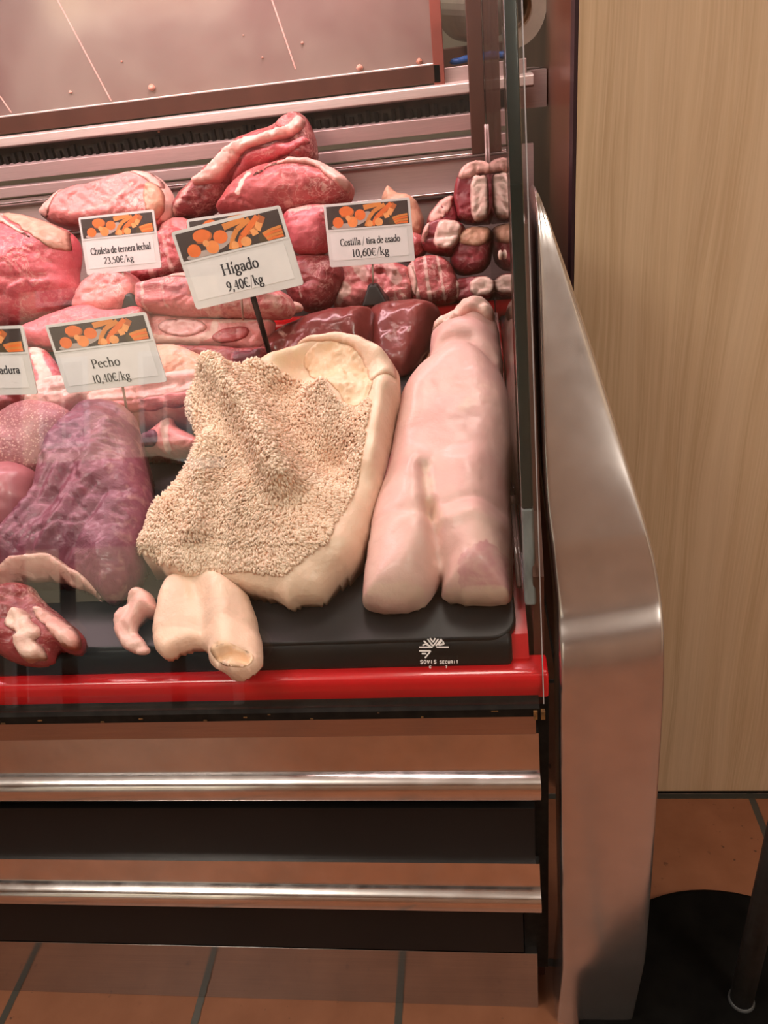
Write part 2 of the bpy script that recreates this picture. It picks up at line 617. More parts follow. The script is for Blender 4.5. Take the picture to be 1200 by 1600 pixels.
class Meat:
    """a closed lump traced from its silhouette on a leaning support plane, with rounded front and back"""

    def frame(s, ref, y, tilt, yaw, lift):
        t, w = math.radians(tilt), math.radians(yaw)
        s.n = np.array([math.sin(w) * math.sin(t), -math.cos(w) * math.sin(t), math.cos(t)])
        s.ex = np.array([math.cos(w), math.sin(w), 0])
        s.ey = np.cross(s.n, s.ex)
        s.P0 = hit(ref[0], ref[1], 1, y) if y is not None else on_deck(ref[0], ref[1], lift)

    def loc(s, px):
        r = []
        for u, v in px:
            d = hitp(u, v, s.P0, s.n) - s.P0
            r.append((d @ s.ex, d @ s.ey))
        return np.array(r)

    def grid(s, outline, res, smooth, ragged, seed):
        P = chaikin(s.loc(outline), smooth)
        P = resample(P, res)
        if ragged:
            for i, p in enumerate(P):
                q = Vector((p[0] * 55, p[1] * 55, seed * 3.1))
                P[i] = p + ragged * np.array([noise.noise(q), noise.noise(q + Vector((9, 4, 2)))])
        lo, hi = P.min(0), P.max(0)
        xs = np.arange(lo[0], hi[0], res)
        ys = np.arange(lo[1], hi[1], res * .87)
        G = np.array([(x + (res / 2 if j % 2 else 0), y) for j, y in enumerate(ys) for x in xs])
        G = G[inside(G, P)]
        d = seg_dist(G, P, np.roll(P, -1, 0))
        G = G[d > res * .55]
        n = len(P)
        pts = np.vstack([P, G])
        V, _, Fc, *_ = delaunay_2d_cdt([Vector(p) for p in pts], [(i, (i + 1) % n) for i in range(n)], [], 1, 1e-7)
        V = np.array([tuple(v) for v in V])
        d = seg_dist(V, P, np.roll(P, -1, 0))
        d[d < 1e-6] = 0
        return V, Fc, d, P

    def heights(s, V, d, base=None):
        if s.first:
            s.Rr = s.round or min(d.max(), s.rmax)
            s.y0, s.yr = V[:, 1].mean(), np.ptp(V[:, 1]) + 1e-6
            s.first = False
        Rr = s.Rr
        q = np.minimum(d / Rr, 1)
        prof = np.sqrt(np.maximum(0, 1 - (1 - q) ** 2))
        h = s.thick * prof
        if s.slope:
            h = h * (1 + s.slope * (V[:, 1] - s.y0) / s.yr)
        env = np.minimum(d / (.35 * Rr), 1)
        for line, w, amp in s.ridges:
            L = s.loc(line)
            dd = seg_dist(V, L[:-1], L[1:])
            h = h + amp * np.exp(-(dd / w) ** 2) * env
        if s.namp:
            for i, p in enumerate(V):
                q3 = Vector((p[0] * s.nsc, p[1] * s.nsc, s.seed * 1.7))
                h[i] += s.namp * env[i] * (noise.noise(q3) + .5 * noise.noise(q3 * 2.3))
        if s.crease:
            for i, p in enumerate(V):
                q3 = Vector((p[0] * 13 + s.seed, p[1] * 21, s.seed * .7))
                q3 = q3 + Vector((noise.noise(q3 * 1.9), noise.noise(q3 * 1.7 + Vector((5, 2, 1))), 0)) * .7
                c1 = max(0, 1 - abs(noise.noise(q3)) / .10)
                q4 = Vector((p[0] * 46, p[1] * 60, s.seed * 1.3 + 7))
                c2 = max(0, 1 - abs(noise.noise(q4)) / .16)
                h[i] -= s.crease * env[i] * (c1 * c1 + .45 * c2 * c2)
        return h, prof

    def marks(s, V, which):
        a = np.zeros(len(V))
        for line, w, val, ch in s.mk:
            if ch != which:
                continue
            L = s.loc(line)
            if w is None:
                m_ = inside(V, L) * val
            else:
                dd = seg_dist(V, L[:-1], L[1:])
                m_ = val * np.clip(1.5 - dd / w, 0, 1)
            a = np.maximum(a, m_)
        return a

    def __init__(s, name, mat, outline, y=None, tilt=55, thick=.03, ref=None, yaw=0, lift=.0, res=.0036, back=.5, round=None,
                 ridges=(), marks=(), namp=.003, nsc=30, seed=None, smooth=2, ragged=.0015, slope=0.0, parent=None, label=None,
                 cat='meat', group=None, host=None, kind=None, sit=None, crease=None):
        s.crease = crease if crease is not None else (.0022 if host is not None else .0048)
        s.first, s.rmax = True, .006 if host is not None else .022
        s.seed = seed if seed is not None else len(bpy.data.objects)
        s.thick, s.round, s.ridges, s.mk, s.namp, s.nsc, s.slope = thick, round, ridges, marks, namp, nsc, slope
        if host is None:
            s.frame(ref or max(outline, key=lambda p: p[1]), y, tilt, yaw, lift)
        else:
            s.P0, s.n, s.ex, s.ey = host.P0, host.n, host.ex, host.ey
        V, Fc, d, P = s.grid(outline, res, smooth, ragged, s.seed)
        s.poly = P
        h, prof = s.heights(V, d)
        hb = -back * thick * prof
        if host is not None:                      # lies on the host's surface
            b = host.sample(V)
            hb = b - .002 - .001 * prof
            h = b + np.maximum(h, .0006) + .0003
        s.V, s.h, s.d, s.F = V, h, d, Fc
        front = s.P0 + V[:, :1] * s.ex + V[:, 1:] * s.ey + h[:, None] * s.n
        inner = np.where(d > 0)[0]
        bi = -np.ones(len(V), int)
        bi[inner] = len(V) + np.arange(len(inner))
        bi[d == 0] = np.where(d == 0)[0]
        backv = s.P0 + V[inner, :1] * s.ex + V[inner, 1:] * s.ey + hb[inner, None] * s.n
        if sit or (sit is None and y is None and host is None):      # rests on the sloping deck
            backv[:, 2] = deck_z(backv[:, 1]) + .001
            front[:, 2] = np.maximum(front[:, 2], deck_z(front[:, 1]) + .0015)
        faces = [tuple(f) for f in Fc] + [tuple(bi[i] for i in f[::-1]) for f in Fc]
        allv = np.vstack([front, backv])
        a, b_, c = (front[i] for i in Fc[len(Fc) // 2][:3])
        if np.cross(b_ - a, c - a) @ s.n < 0:
            faces = [f[::-1] for f in faces]
        s.front = front
        s.o = link(name, allv, faces, mat, parent, origin=s.P0, smooth=True)
        me = s.o.data
        for ch in ('fat', 'dark'):
            if any(q[3] == ch for q in marks):
                at = me.attributes.new(ch, 'FLOAT', 'POINT')
                f = s.marks(V, ch)
                at.data.foreach_set('value', np.r_[f, f[inner]].astype(np.float32))
        if parent is None:
            tag(s.o, label, cat, group, kind)
        elif label:
            s.o['label'] = label
        if kind and parent is not None:
            s.o['kind'] = kind

    def sample(s, Q):
        """height of this lump's front at plane points Q"""
        d = seg_dist(Q, s.poly, np.roll(s.poly, -1, 0))
        d[~inside(Q, s.poly)] = 0
        return s.heights(Q, d)[0]

    def part(s, name, mat, outline, thick=.004, label=None, parent=None, **k):
        k.setdefault('res', .004)
        return Meat(name, mat, outline, thick=thick, host=s, parent=parent or s.o, label=label, **k)


def oval(cx, cy_, rx, ry, rot=0, n=20):
    c, s_ = math.cos(rot), math.sin(rot)
    return [(cx + rx * math.cos(t) * c - ry * math.sin(t) * s_, cy_ + rx * math.cos(t) * s_ + ry * math.sin(t) * c)
            for t in (2 * math.pi * k / n for k in range(n))]

# ================================================================== SETTING
def struct(name, mb, mat, **k):
    return tag(mb.build(name, mat, **k), kind='structure')


struct('floor', MB().box((-3.5, -2.6, -.05), (2.6, 3.2, 0)), M['tiles'])
struct('street', MB().box((-14, -16, -.06), (12, -2.6, -.01)), M['paving'])
struct('ceiling', MB().box((-3.6, -2.7, 2.75), (2.7, 3.3, 2.85)), M['ceil'])
struct('wall_back', MB().box((-3.5, 3.1, 0), (2.6, 3.2, 2.75)), M['plaster'])
struct('wall_left', MB().box((-3.6, -2.6, 0), (-3.5, 3.2, 2.75)), M['plaster'])
struct('wall_right', MB().box((2.5, -2.6, 0), (2.6, 3.2, 2.75)), M['plaster'])
wf = MB()
wf.box((-3.5, -2.7, 0), (-2.7, -2.6, 2.75)).box((-1.38, -2.7, 0), (1.1, -2.6, 2.75)).box((-2.7, -2.7, 2.45), (-1.38, -2.6, 2.75))
wf.box((1.1, -2.7, 0), (2.5, -2.6, 2.75))
struct('wall_front', wf, plain('brown_wall', (.36, .22, .14), .6, 0, .06, 3))
struct('trim_2', MB().box((-1.40, -2.72, 0), (-1.35, -2.56, 2.45)).box((-2.75, -2.72, 0), (-2.70, -2.56, 2.45)).box((-2.75, -2.72, 2.45), (-1.35, -2.56, 2.50)), M['white_frame'])
WX = .134
struct('wall_partition', MB().box((WX + .004, 1.065, .012), (2.5, 1.10, 2.75)), M['oak'])
struct('trim_1', MB().box((WX - .0005, 1.066, .012), (WX + .004, 1.102, 2.75)), plain('dark_edge_band', (.03, .010, .014), .4))
struct('baseboard_partition', MB().box((WX + .004, 1.069, 0), (2.5, 1.10, .012)), M['rubber'])
struct('wall_side', MB().box((.160, 1.102, 0), (.30, 3.1, 2.75)), M['mahogany'])

# ================================================================== DISPLAY CASE
case = empty('display_case', (-.6, 1.1, 0))
tag(case, 'refrigerated butcher display case with sloping front glass, steel bumper rails and red trim', 'display case')
XL = -1.75


def part(name, mb, mat, parent=case, label=None, **k):
    o = mb.build(name, mat, parent, **k)
    if label:
        o['label'] = label
    return o


# plinth and fascia
part('kick_plate', MB().prism([(.660, 0), (.660, .150), (.656, .1535), (.672, .1535), (.672, 0)], XL, .050), M['kick'], label='mirror-like steel kick plate above the floor tiles', bevel=.0008)
part('fascia_panel', MB().box((XL, .656, .157), (.030, .675, .300)), M['black'], label='lower black fascia panel', bevel=.001)
part('fascia_panel', MB().box((XL, .655, .362), (.048, .675, .475)), M['black'], label='upper black fascia panel', bevel=.001)
part('shadow_channel', MB().box((XL, .664, .474), (.055, .70, .575)), M['rubber'])
part('shadow_channel', MB().box((.032, .668, .10), (.066, .70, .66)), M['rubber'])
part('fascia_lip', MB().box((XL, .6535, .475), (.048, .675, .478)), M['black'], bevel=.0005)


def rail_prof(yb, zb, yf, zt, zl):
    """steel bumper: steep face that flares into a rounded nose and turns back underneath"""
    q = [(yf, zt + .003), (yf - .006, zt + .0015), (yf - .013, zt - .0015), (yf - .0175, zt - .007), (yf - .0195, zt - .015), (yf - .019, zt - .025), (yf - .0155, zl + .008), (yf - .009, zl + .001), (yf - .002, zl)]
    for _ in range(2):
        r = [q[0]]
        for p0, p1 in zip(q[:-1], q[1:]):
            r += [(p0[0] * .75 + p1[0] * .25, p0[1] * .75 + p1[1] * .25), (p0[0] * .25 + p1[0] * .75, p0[1] * .25 + p1[1] * .75)]
        q = r + [q[-1]]
    return [(yb + .012, zb), (yb, zb)] + q + [(yb + .012, zl + .002)]


for o_ in (part('bumper_rail', MB().prism(rail_prof(.651, .612, .6395, .560, .520), XL, .053), M['chrome'], label='upper polished steel bumper rail', smooth=True),
           part('bumper_rail', MB().prism(rail_prof(.651, .371, .6415, .333, .296), XL, .053), M['chrome'], label='lower polished steel bumper rail', smooth=True)):
    es = o_.modifiers.new('split', 'EDGE_SPLIT')
    es.split_angle = math.radians(35)
part('steel_strip', MB().prism([(.650, .6115), (.652, .640), (.662, .642), (.662, .6115)], XL, .050), M['redsteel'], label='narrow steel strip reflecting the red trim', bevel=.0006)
part('gasket', MB().prism([(.649, .641), (.648, .654), (.664, .660), (.668, .641)], XL, .054), M['rubber'], label='black rubber glass gasket')
for k in range(16):
    x = XL + .9 + (k * .618 % 1) * .9
    part('rust_speck', MB().box((x, .6472, .643 + .004 * (k % 3)), (x + .002 + .006 * (k * .37 % 1), .6485, .6445 + .004 * (k % 3))), M['dirt'])
for a_, b_ in ((.047, .0515), (.0555, .060)):
    part('rust_speck', MB().box((a_, .645, .640), (b_, .650, .652)), M['dirt'])
# red base, front trim, black deck
part('red_trim', MB().prism([(.664, .655), (.663, .680), (.667, .6885), (.676, .6905), (.70, .6905), (.70, .655)], XL, .066), M['red'], label='glossy red front trim below the glass', bevel=.003)
part('red_pan', MB().prism([(.688, .68), (.688, deck_z(.688) - .030), (.705, deck_z(.705) - .012), (1.40, deck_z(1.40) - .012), (1.40, .68)], XL, .046), M['red'])
dk = MB()
prof = []
x1, yf, yb, rr = .033, .690, 1.385, .03
pl = [(XL, yf), (x1 - rr, yf)] + [(x1 - rr + rr * math.sin(a), yf + rr - rr * math.cos(a)) for a in (k * math.pi / 16 for k in range(1, 9))] + [(x1, yb), (XL, yb)]
nn = len(pl)
top = [(x, y, deck_z(y)) for x, y in pl]
bot = [(x, y, deck_z(y) - .0125) for x, y in pl]
dk.add(top + bot, [tuple(range(nn)), tuple(range(nn, 2 * nn))[::-1]] + [(i, nn + i, nn + (i + 1) % nn, (i + 1) % nn) for i in range(nn)])
part('deck_tray', dk, M['mat_black'], label='black sloping display deck', bevel=.003)
part('deck_lip', MB().prism([(.680, .6885), (.6835, .712), (.692, deck_z(.692) - .0015), (.71, deck_z(.71) - .003), (.71, .6885)], XL, .027), M['mat_black'], label='black rounded front lip of the deck', bevel=.006)
part('rear_trim', MB().tube([(XL, 1.395, .897), (.040, 1.395, .897)], .018, 14), M['red'], label='glossy red bar at the back of the deck', smooth=True)
part('rear_step', MB().box((XL, 1.405, .70), (.0405, 1.585, .905)), M['mat_black'])

# rear wall of the well: steel ledges under the opening
YB = 1.585
bw = MB()
bw.box((XL, YB + .010, .70), (.128, YB + .03, 1.145))
part('rear_wall', bw, M['steel_wall'], label='dull steel rear wall of the well')
part('rear_ledge', MB().prism([(YB, 1.180), (YB - .004, 1.206), (YB + .012, 1.210), (YB + .03, 1.206), (YB + .03, 1.180)], XL, .040), M['steel_wall'], bevel=.0008)
part('rear_ledge', MB().prism([(YB, 1.150), (YB - .002, 1.168), (YB + .012, 1.171), (YB + .03, 1.168), (YB + .03, 1.150)], XL, .040), M['steel_wall'], bevel=.0008)
part('rear_ledge', MB().prism([(YB + .002, 1.132), (YB - .006, 1.138), (YB - .006, 1.141), (YB + .02, 1.141), (YB + .02, 1.132)], XL, .040), M['chrome'], bevel=.0006)
part('rear_ledge', MB().prism([(YB + .002, 1.066), (YB - .010, 1.074), (YB - .010, 1.078), (YB + .02, 1.078), (YB + .02, 1.066)], XL, .040), M['chrome'], bevel=.0006)
part('air_grille', MB().box((XL, YB + .016, 1.20), (.040, YB + .05, 1.246)), M['grill'], label='dark air grille below the steel rail')
fin = MB()
for k in range(110):
    x = XL + .05 + k * .0157
    fin.box((x, YB + .006, 1.204), (x + .007, YB + .02, 1.226 + .004 * math.sin(k * 1.7)))
part('grille_fins', fin, M['rubber'], parent=case)
part('rear_rail', MB().prism([(YB - .004, 1.238), (YB - .010, 1.2415), (YB - .010, 1.256), (YB - .004, 1.2585), (YB + .06, 1.262), (YB + .06, 1.238)], XL, .128), M['rail'], label='bright steel rail behind the meat', bevel=.001)
part('rear_upstand', MB().box((-.045, YB + .022, 1.258), (.118, YB + .05, 1.283)), M['steel_wall'], bevel=.001)
part('door_track', MB().prism([(YB + .002, 1.262), (YB + .002, 1.2895), (YB + .035, 1.2895), (YB + .035, 1.262)], XL, -.036), M['brown'])
dm_, nt_, b_ = new_mat('reflection_tint_door')
co_ = coords(nt_)
n_ = tex_noise(nt_, co_, 5, 3, .3)
nt_.links.new(mix(nt_, ramp(nt_, n_, .35, .65), (.40, .27, .24), (.52, .42, .36)), b_.inputs['Base Color'])  # noise tint from pink to beige stands in for reflections in the door
b_.inputs['Metallic'].default_value = .5
b_.inputs['Roughness'].default_value = .1
part('sliding_door', MB().box((XL, YB + .012, 1.293), (-.046, YB + .018, 1.75)), dm_, label='glossy sliding rear door with pinkish reflections tinted into its colour')
fr = MB().box((XL, YB + .004, 1.2895), (-.046, YB + .024, 1.293))
part('door_frame', fr, M['rail'], label='thin lower frame of the sliding door', bevel=.001)
part('door_frame', MB().box((-.0475, YB + .002, 1.257), (-.028, YB + .026, 1.75)), M['pink_frame'], label='red-brown upright frame of the sliding door', bevel=.001)
for (p, q) in (((90, 0), (174, 158)), ((0, 150), (18, 176)), ((425, 0), (462, 108))):  # added thin strips imitate slanting lines seen through the door glass
    a, b = hit(p[0], p[1], 1, YB + .012), hit(q[0], q[1], 1, YB + .012)
    w_ = np.array([.0013, 0, 0])
    line_mb = MB().hexa([a - w_, a + w_, a + w_ + [0, -.0008, 0], a - w_ + [0, -.0008, 0], b - w_, b + w_, b + w_ + [0, -.0008, 0], b - w_ + [0, -.0008, 0]])
    part('seen_through_line', line_mb, M['fat'])

crumbs = [(110, 144, 5), (237, 137, 11), (248, 206, 4), (562, 106, 10), (655, 96, 9), (472, 67, 4), (410, 90, 3), (190, 96, 3), (380, 55, 2)]
for u, v, r in crumbs:
    c = hit(u, v, 1, YB + .0105)
    r = r / 1202 * .8
    cr = MB().lathe([(.0001, -r * .8), (r * .7, -r * .5), (r, 0), (r * .6, r * .6), (.0001, r * .9)], c, 10)
    part('meat_scrap', cr, M['crumb'], smooth=True)
part('corner_post', MB().box((.014, YB - .022, 1.140), (.0405, YB + .03, 1.75)), M['brown'], label='brown metal post at the rear corner', bevel=.0015)


# front glass: flat pane leaning back, and the end glass with its dark polished edge
def gy(z):
    return .655 + .2925 * (z - .665)


GT = 1.62
gx1 = .0585
fg = MB().hexa([(XL, gy(.657), .657), (gx1, gy(.657), .657), (gx1, gy(.657) + .006, .657), (XL, gy(.657) + .006, .657),
                (XL, gy(GT), GT), (gx1, gy(GT), GT), (gx1, gy(GT) + .006, GT), (XL, gy(GT) + .006, GT)])
fgo = part('front_glass', fg, M['glass'], label='clear sloping front glass with street reflections')
fe = MB().hexa([(gx1, gy(.657) - .0002, .657), (gx1 + .0012, gy(.657) - .0002, .657), (gx1 + .0012, gy(.657) + .006, .657), (gx1, gy(.657) + .006, .657),
                (gx1, gy(GT) - .0002, GT), (gx1 + .0012, gy(GT) - .0002, GT), (gx1 + .0012, gy(GT) + .006, GT), (gx1, gy(GT) + .006, GT)])
link('glass_rim', fe.v, fe.f, plain('pale_glass_rim', (.42, .40, .40), .12, .3), fgo)
sg0, sg1 = .0412, .0485
zb0 = .80


def yz_plate(x0, x1, poly):
    n = len(poly)
    v = [(x0, y, z) for y, z in poly] + [(x1, y, z) for y, z in poly]
    return MB().add(v, [tuple(range(n))[::-1], tuple(range(n, 2 * n))] + [(i, (i + 1) % n, n + (i + 1) % n, n + i) for i in range(n)])


sgl = yz_plate(sg0, sg1, [(gy(zb0) + .024, zb0 - .03), (YB - .012, .88), (YB - .012, GT), (gy(GT) + .024, GT)])
part('end_glass', sgl, M['glass_side'], label='end glass mirroring the ribs and feet')
eg = MB()
for za, zb in ((.872, GT),):
    eg.hexa([(.0425, gy(za) + .009, za), (.0555, gy(za) + .009, za), (.0555, gy(za) + .024, za), (.0425, gy(za) + .024, za),
             (.0425, gy(zb) + .009, zb), (.0555, gy(zb) + .009, zb), (.0555, gy(zb) + .024, zb), (.0425, gy(zb) + .024, zb)])
part('glass_edge', eg, M['glass_edge'], label='dark green polished edge of the end glass', bevel=.002)
ef = MB().hexa([(.0425, gy(.765) + .009, .765), (.0555, gy(.765) + .009, .765), (.0555, gy(.765) + .024, .765), (.0425, gy(.765) + .024, .765),
                (.0425, gy(.872) + .009, .872), (.0555, gy(.872) + .009, .872), (.0555, gy(.872) + .024, .872), (.0425, gy(.872) + .024, .872)])
part('edge_guard', ef, M['film'], label='grey plastic guard at the foot of the glass edge', bevel=.003)
# clear plastic bead where the end glass meets the deck
bd = MB()
bead = [on_deck(u, v, .012) for u, v in ((774, 490), (783, 585), (793, 690), (807, 780))]
bead = [(.0395, p[1], p[2]) for p in bead]
bd.tube(bead, .0022, 8)
bead2 = [(.0395, p[1], p[2]) for p in [on_deck(u, v, .012) for u, v in ((808, 790), (813, 850), (819, 916))]]
bd.tube(bead2, .0032, 8)
bd.tube([(.0395, 1.53, 1.19), (.0395, 1.53, 1.12), (.0395, 1.515, 1.07)], [.0026, .0032, .003], 8)
part('plastic_bead', bd, M['clear'], label='clear plastic bead on the end glass', smooth=True)
c = on_deck(806, 782, .014)
kn = MB().lathe([(.0001, -.006), (.006, -.004), (.0075, 0), (.006, .004), (.0001, .006)], (.0385, c[1], c[2]), 14, 'x')
part('glass_fixing', kn, M['bone'], smooth=True)
c = hit(803, 442, 0, .0405)
kn = MB().lathe([(.0001, -.004), (.005, -.003), (.006, 0), (.0001, .003)], (.0395, 1.0, 1.08), 14, 'x')
part('glass_fixing', kn, M['bone'], smooth=True)

# stainless end cap
Lp = [(837, 296, .862), (839, 400, .845), (842, 600, .80), (847, 760, .757), (857, 842, .733), (859, 850, .730), (862, 888, .7225), (863, 896, .7205), (867, 930, .713), (870, 962, .704),
      (871, 985, .693), (872, 1010, .681), (873, 1045, .671), (873, 1100, .664), (874, 1230, .653), (876, 1400, .638), (878, 1510, .628), (878, 1518, .6282), (871, 1585, .636), (862, 1640, .645)]
Rp = [(839, 290), (893, 435), (958, 640), (994, 760), (1015, 830), (1017, 838), (1025, 868), (1027, 876), (1033, 908), (1037, 938), (1040, 962), (1041.5, 990), (1042, 1030), (1041, 1090), (1032, 1226), (1020, 1400),
      (1011, 1504), (1009, 1512), (992, 1590), (978, 1650)]
vv, ff = [], []
for (u, v, y), (u2, v2) in zip(Lp, Rp):
    a = hit(u, v, 1, y)
    b = hit(u2, v2, 1, y)
    w_ = b[0] - a[0]
    e = min(.006, w_ * .15)
    pr = [a + [.002, .16, 0], a + [0, .012, 0], a + [e * .25, e * .25, 0], a + [e, 0, 0]]
    pr += [a * (1 - t) + b * t + np.array([0, -.0022 * math.sin(math.pi * t) * (v > 900), 0]) for t in (.12, .5, .88)]
    pr += [b + [-e, 0, 0], b + [-e * .25, e * .25, 0], b + [0, .012, 0], b + [.0, .16, 0]]
    vv += pr
K = 11
for i in range(len(Lp) - 1):
    for k in range(K - 1):
        ff.append((i * K + k, (i + 1) * K + k, (i + 1) * K + k + 1, i * K + k + 1))
    ff.append((i * K + K - 1, (i + 1) * K + K - 1, (i + 1) * K, i * K))
ff.append(tuple(range(K)))
ff.append(tuple(range((len(Lp) - 1) * K, len(Lp) * K))[::-1])
ec = link('end_cap', vv, ff, None, case, smooth=True, mats=[steel_mat('end_cap_steel', (.69, .64, .62), .2, (3, 3, 3), .012, .004)])
ec.data.materials[0].node_tree.nodes['Principled BSDF'].inputs['Metallic'].default_value = .93
ec['label'] = 'curved polished steel end cap of the case'
sub = ec.modifiers.new('s', 'SUBSURF')
sub.levels = sub.render_levels = 2
# scratches along the cap
part('end_panel', yz_plate(.052, .064, [(.70, .02), (1.58, .02), (1.58, 1.14), (.862, 1.14), (.74, .86), (.70, .80)]), M['brown'], label='brown outer end panel')
part('lamp_housing', MB().box((XL, 1.21, 1.70), (-.02, 1.33, 1.74)), M['brown'])  # unseen slim housing added above the case lamp tube
lm, nt_, b_ = new_mat('lamp_tube')
b_.inputs['Emission Color'].default_value = (1, .62, .64, 1)
b_.inputs['Emission Strength'].default_value = 5
part('lamp_tube', MB().tube([(XL + .1, 1.27, 1.686), (-.1, 1.27, 1.686)], .013, 12), lm, smooth=True)


# safety-glass print on the pane
def glass_pt(u, v):
    n = np.array([0, -1, .2925])
    return hitp(u, v, np.array([0, gy(.665), .665]), n)


def print_stroke(mb, pts, w):
    """flat printed line on the glass, w in pixels"""
    n = np.array([0, -1, .2925]) / math.hypot(1, .2925)
    for (p, q) in zip(pts[:-1], pts[1:]):
        p, q = np.array(p, float), np.array(q, float)
        d = (q - p) / (np.linalg.norm(q - p) + 1e-9)
        t = np.array([-d[1], d[0]]) * w / 2
        base = [glass_pt(*(p + t)), glass_pt(*(q + t)), glass_pt(*(q - t)), glass_pt(*(p - t))]
        mb.hexa([b + n * .0003 for b in base] + [b + n * .0005 for b in base])


pm = MB()
for pts in ([(655, 1011), (676, 1011)], [(660, 1008), (665, 1006), (673, 1010)], [(662, 1001), (672, 1010)], [(668, 998), (676, 1009)],
            [(682, 1011), (701, 1011)], [(684, 1008), (691, 1000)], [(688, 1007), (692, 1006)], [(681, 1009), (690, 998)], [(692, 1002), (694, 1006), (686, 1008)],
            [(668, 998), (677, 1009), (685, 998)], [(672, 997), (677, 1003), (680, 997)],
            [(655, 1017), (673, 1017), (664, 1028)], [(659, 1021), (666, 1021)]):
    print_stroke(pm, pts, 2.2)
link('maker_mark', pm.v, pm.f, M['white_print'], fgo)

SAN = {'S': ([(1, .85), (.75, 1), (.25, 1), (0, .8), (.2, .55), (.8, .45), (1, .2), (.75, 0), (.25, 0), (0, .15)],),
       'O': ([(.3, 0), (0, .25), (0, .75), (.3, 1), (.7, 1), (1, .75), (1, .25), (.7, 0), (.3, 0)],),
       'V': ([(0, 1), (.5, 0), (1, 1)],), 'I': ([(.5, 0), (.5, 1)],), 'E': ([(1, 1), (0, 1), (0, 0), (1, 0)], [(0, .5), (.8, .5)]),
       'C': ([(1, .8), (.7, 1), (.3, 1), (0, .75), (0, .25), (.3, 0), (.7, 0), (1, .2)],), 'U': ([(0, 1), (0, .25), (.3, 0), (.7, 0), (1, .25), (1, 1)],),
       'R': ([(0, 0), (0, 1), (.7, 1), (1, .78), (.7, .5), (0, .5)], [(.5, .5), (1, 0)]), 'T': ([(0, 1), (1, 1)], [(.5, 1), (.5, 0)]),
       '7': ([(0, 1), (1, 1), (.4, 0)],)}
gm = MB()
for txt, u0, vb, hh, adv, lw in (('SOVIS', 657, 1036.5, 5.0, 5.3, 1.25), ('SECURIT', 687.5, 1036.5, 4.2, 4.25, 1.0), ('C', 671, 1043.5, 3.4, 4, .9), ('7', 696, 1043.5, 3.4, 4, .9)):
    for i, ch in enumerate(txt):
        for st in SAN[ch]:
            w0 = adv * (.62 if ch != 'I' else .5)
            print_stroke(gm, [(u0 + i * adv + x * w0, vb - y * hh - (i * adv) * .01) for x, y in st], lw)
link('lettering', gm.v, gm.f, M['white_print'], fgo)

# ================================================================== MEAT ON THE DECK
# the big pieces at the front
feet = Meat('veal_feet', M['skin'],
            [(676, 522), (671, 540), (673, 572), (648, 594), (626, 628), (619, 668), (608, 732), (583, 804), (576, 856), (566, 924), (566, 950), (590, 959), (630, 960),
             (666, 948), (682, 925), (690, 903), (691, 925), (689, 936), (712, 943), (748, 948), (797, 945), (801, 930), (802, 840), (797, 790), (797, 745), (803, 708),
             (803, 660), (797, 620), (785, 596), (787, 575), (782, 545), (780, 510), (764, 494), (740, 490), (718, 496), (702, 514)],
            tilt=25, thick=.052, ref=(680, 955), lift=.010, round=.045, back=.55, namp=.0035, nsc=14, res=.0048, ragged=.0008, crease=.0008, seed=3,
            ridges=[([(668, 768), (672, 800), (676, 830)], .007, -.010), ([(676, 822), (682, 860), (690, 905)], .0075, -.020), ([(655, 760), (650, 900)], .02, .008), ([(735, 770), (745, 900)], .028, .010),
                    ([(673, 577), (700, 564), (735, 565), (778, 590)], .010, -.013), ([(676, 530), (720, 524), (775, 535)], .010, -.010),
                    ([(585, 838), (620, 832), (655, 838)], .006, -.003), ([(700, 824), (750, 816), (797, 826)], .006, -.004),
                    ([(700, 850), (745, 842), (798, 852)], .008, .004), ([(640, 640), (720, 610), (770, 660)], .04, .006), ([(705, 890), (690, 860)], .01, -.008)],
            marks=[([(606, 735), (598, 760)], .012, .75, 'dark'), ([(715, 905), (760, 880), (800, 890), (800, 935), (720, 938)], None, .5, 'dark'),
                   ([(672, 765), (680, 830), (690, 850)], .010, .55, 'fat'), ([(735, 680), (775, 640)], .02, .42, 'fat'), ([(575, 948), (620, 945), (660, 944)], .010, .5, 'fat'), ([(700, 938), (750, 944), (795, 940)], .006, .6, 'fat')],
            label='pair of pale pink skinned veal feet lying against the end glass', cat='meat')
feet.part('skin_fold', M['fat_pale'], [(676, 522), (686, 516), (704, 514), (716, 500), (740, 492), (764, 496), (776, 508), (774, 530), (740, 522), (708, 528), (680, 538)], .010,
          label='wrinkled cream skin at the top end', namp=.006, nsc=70, ragged=.003)

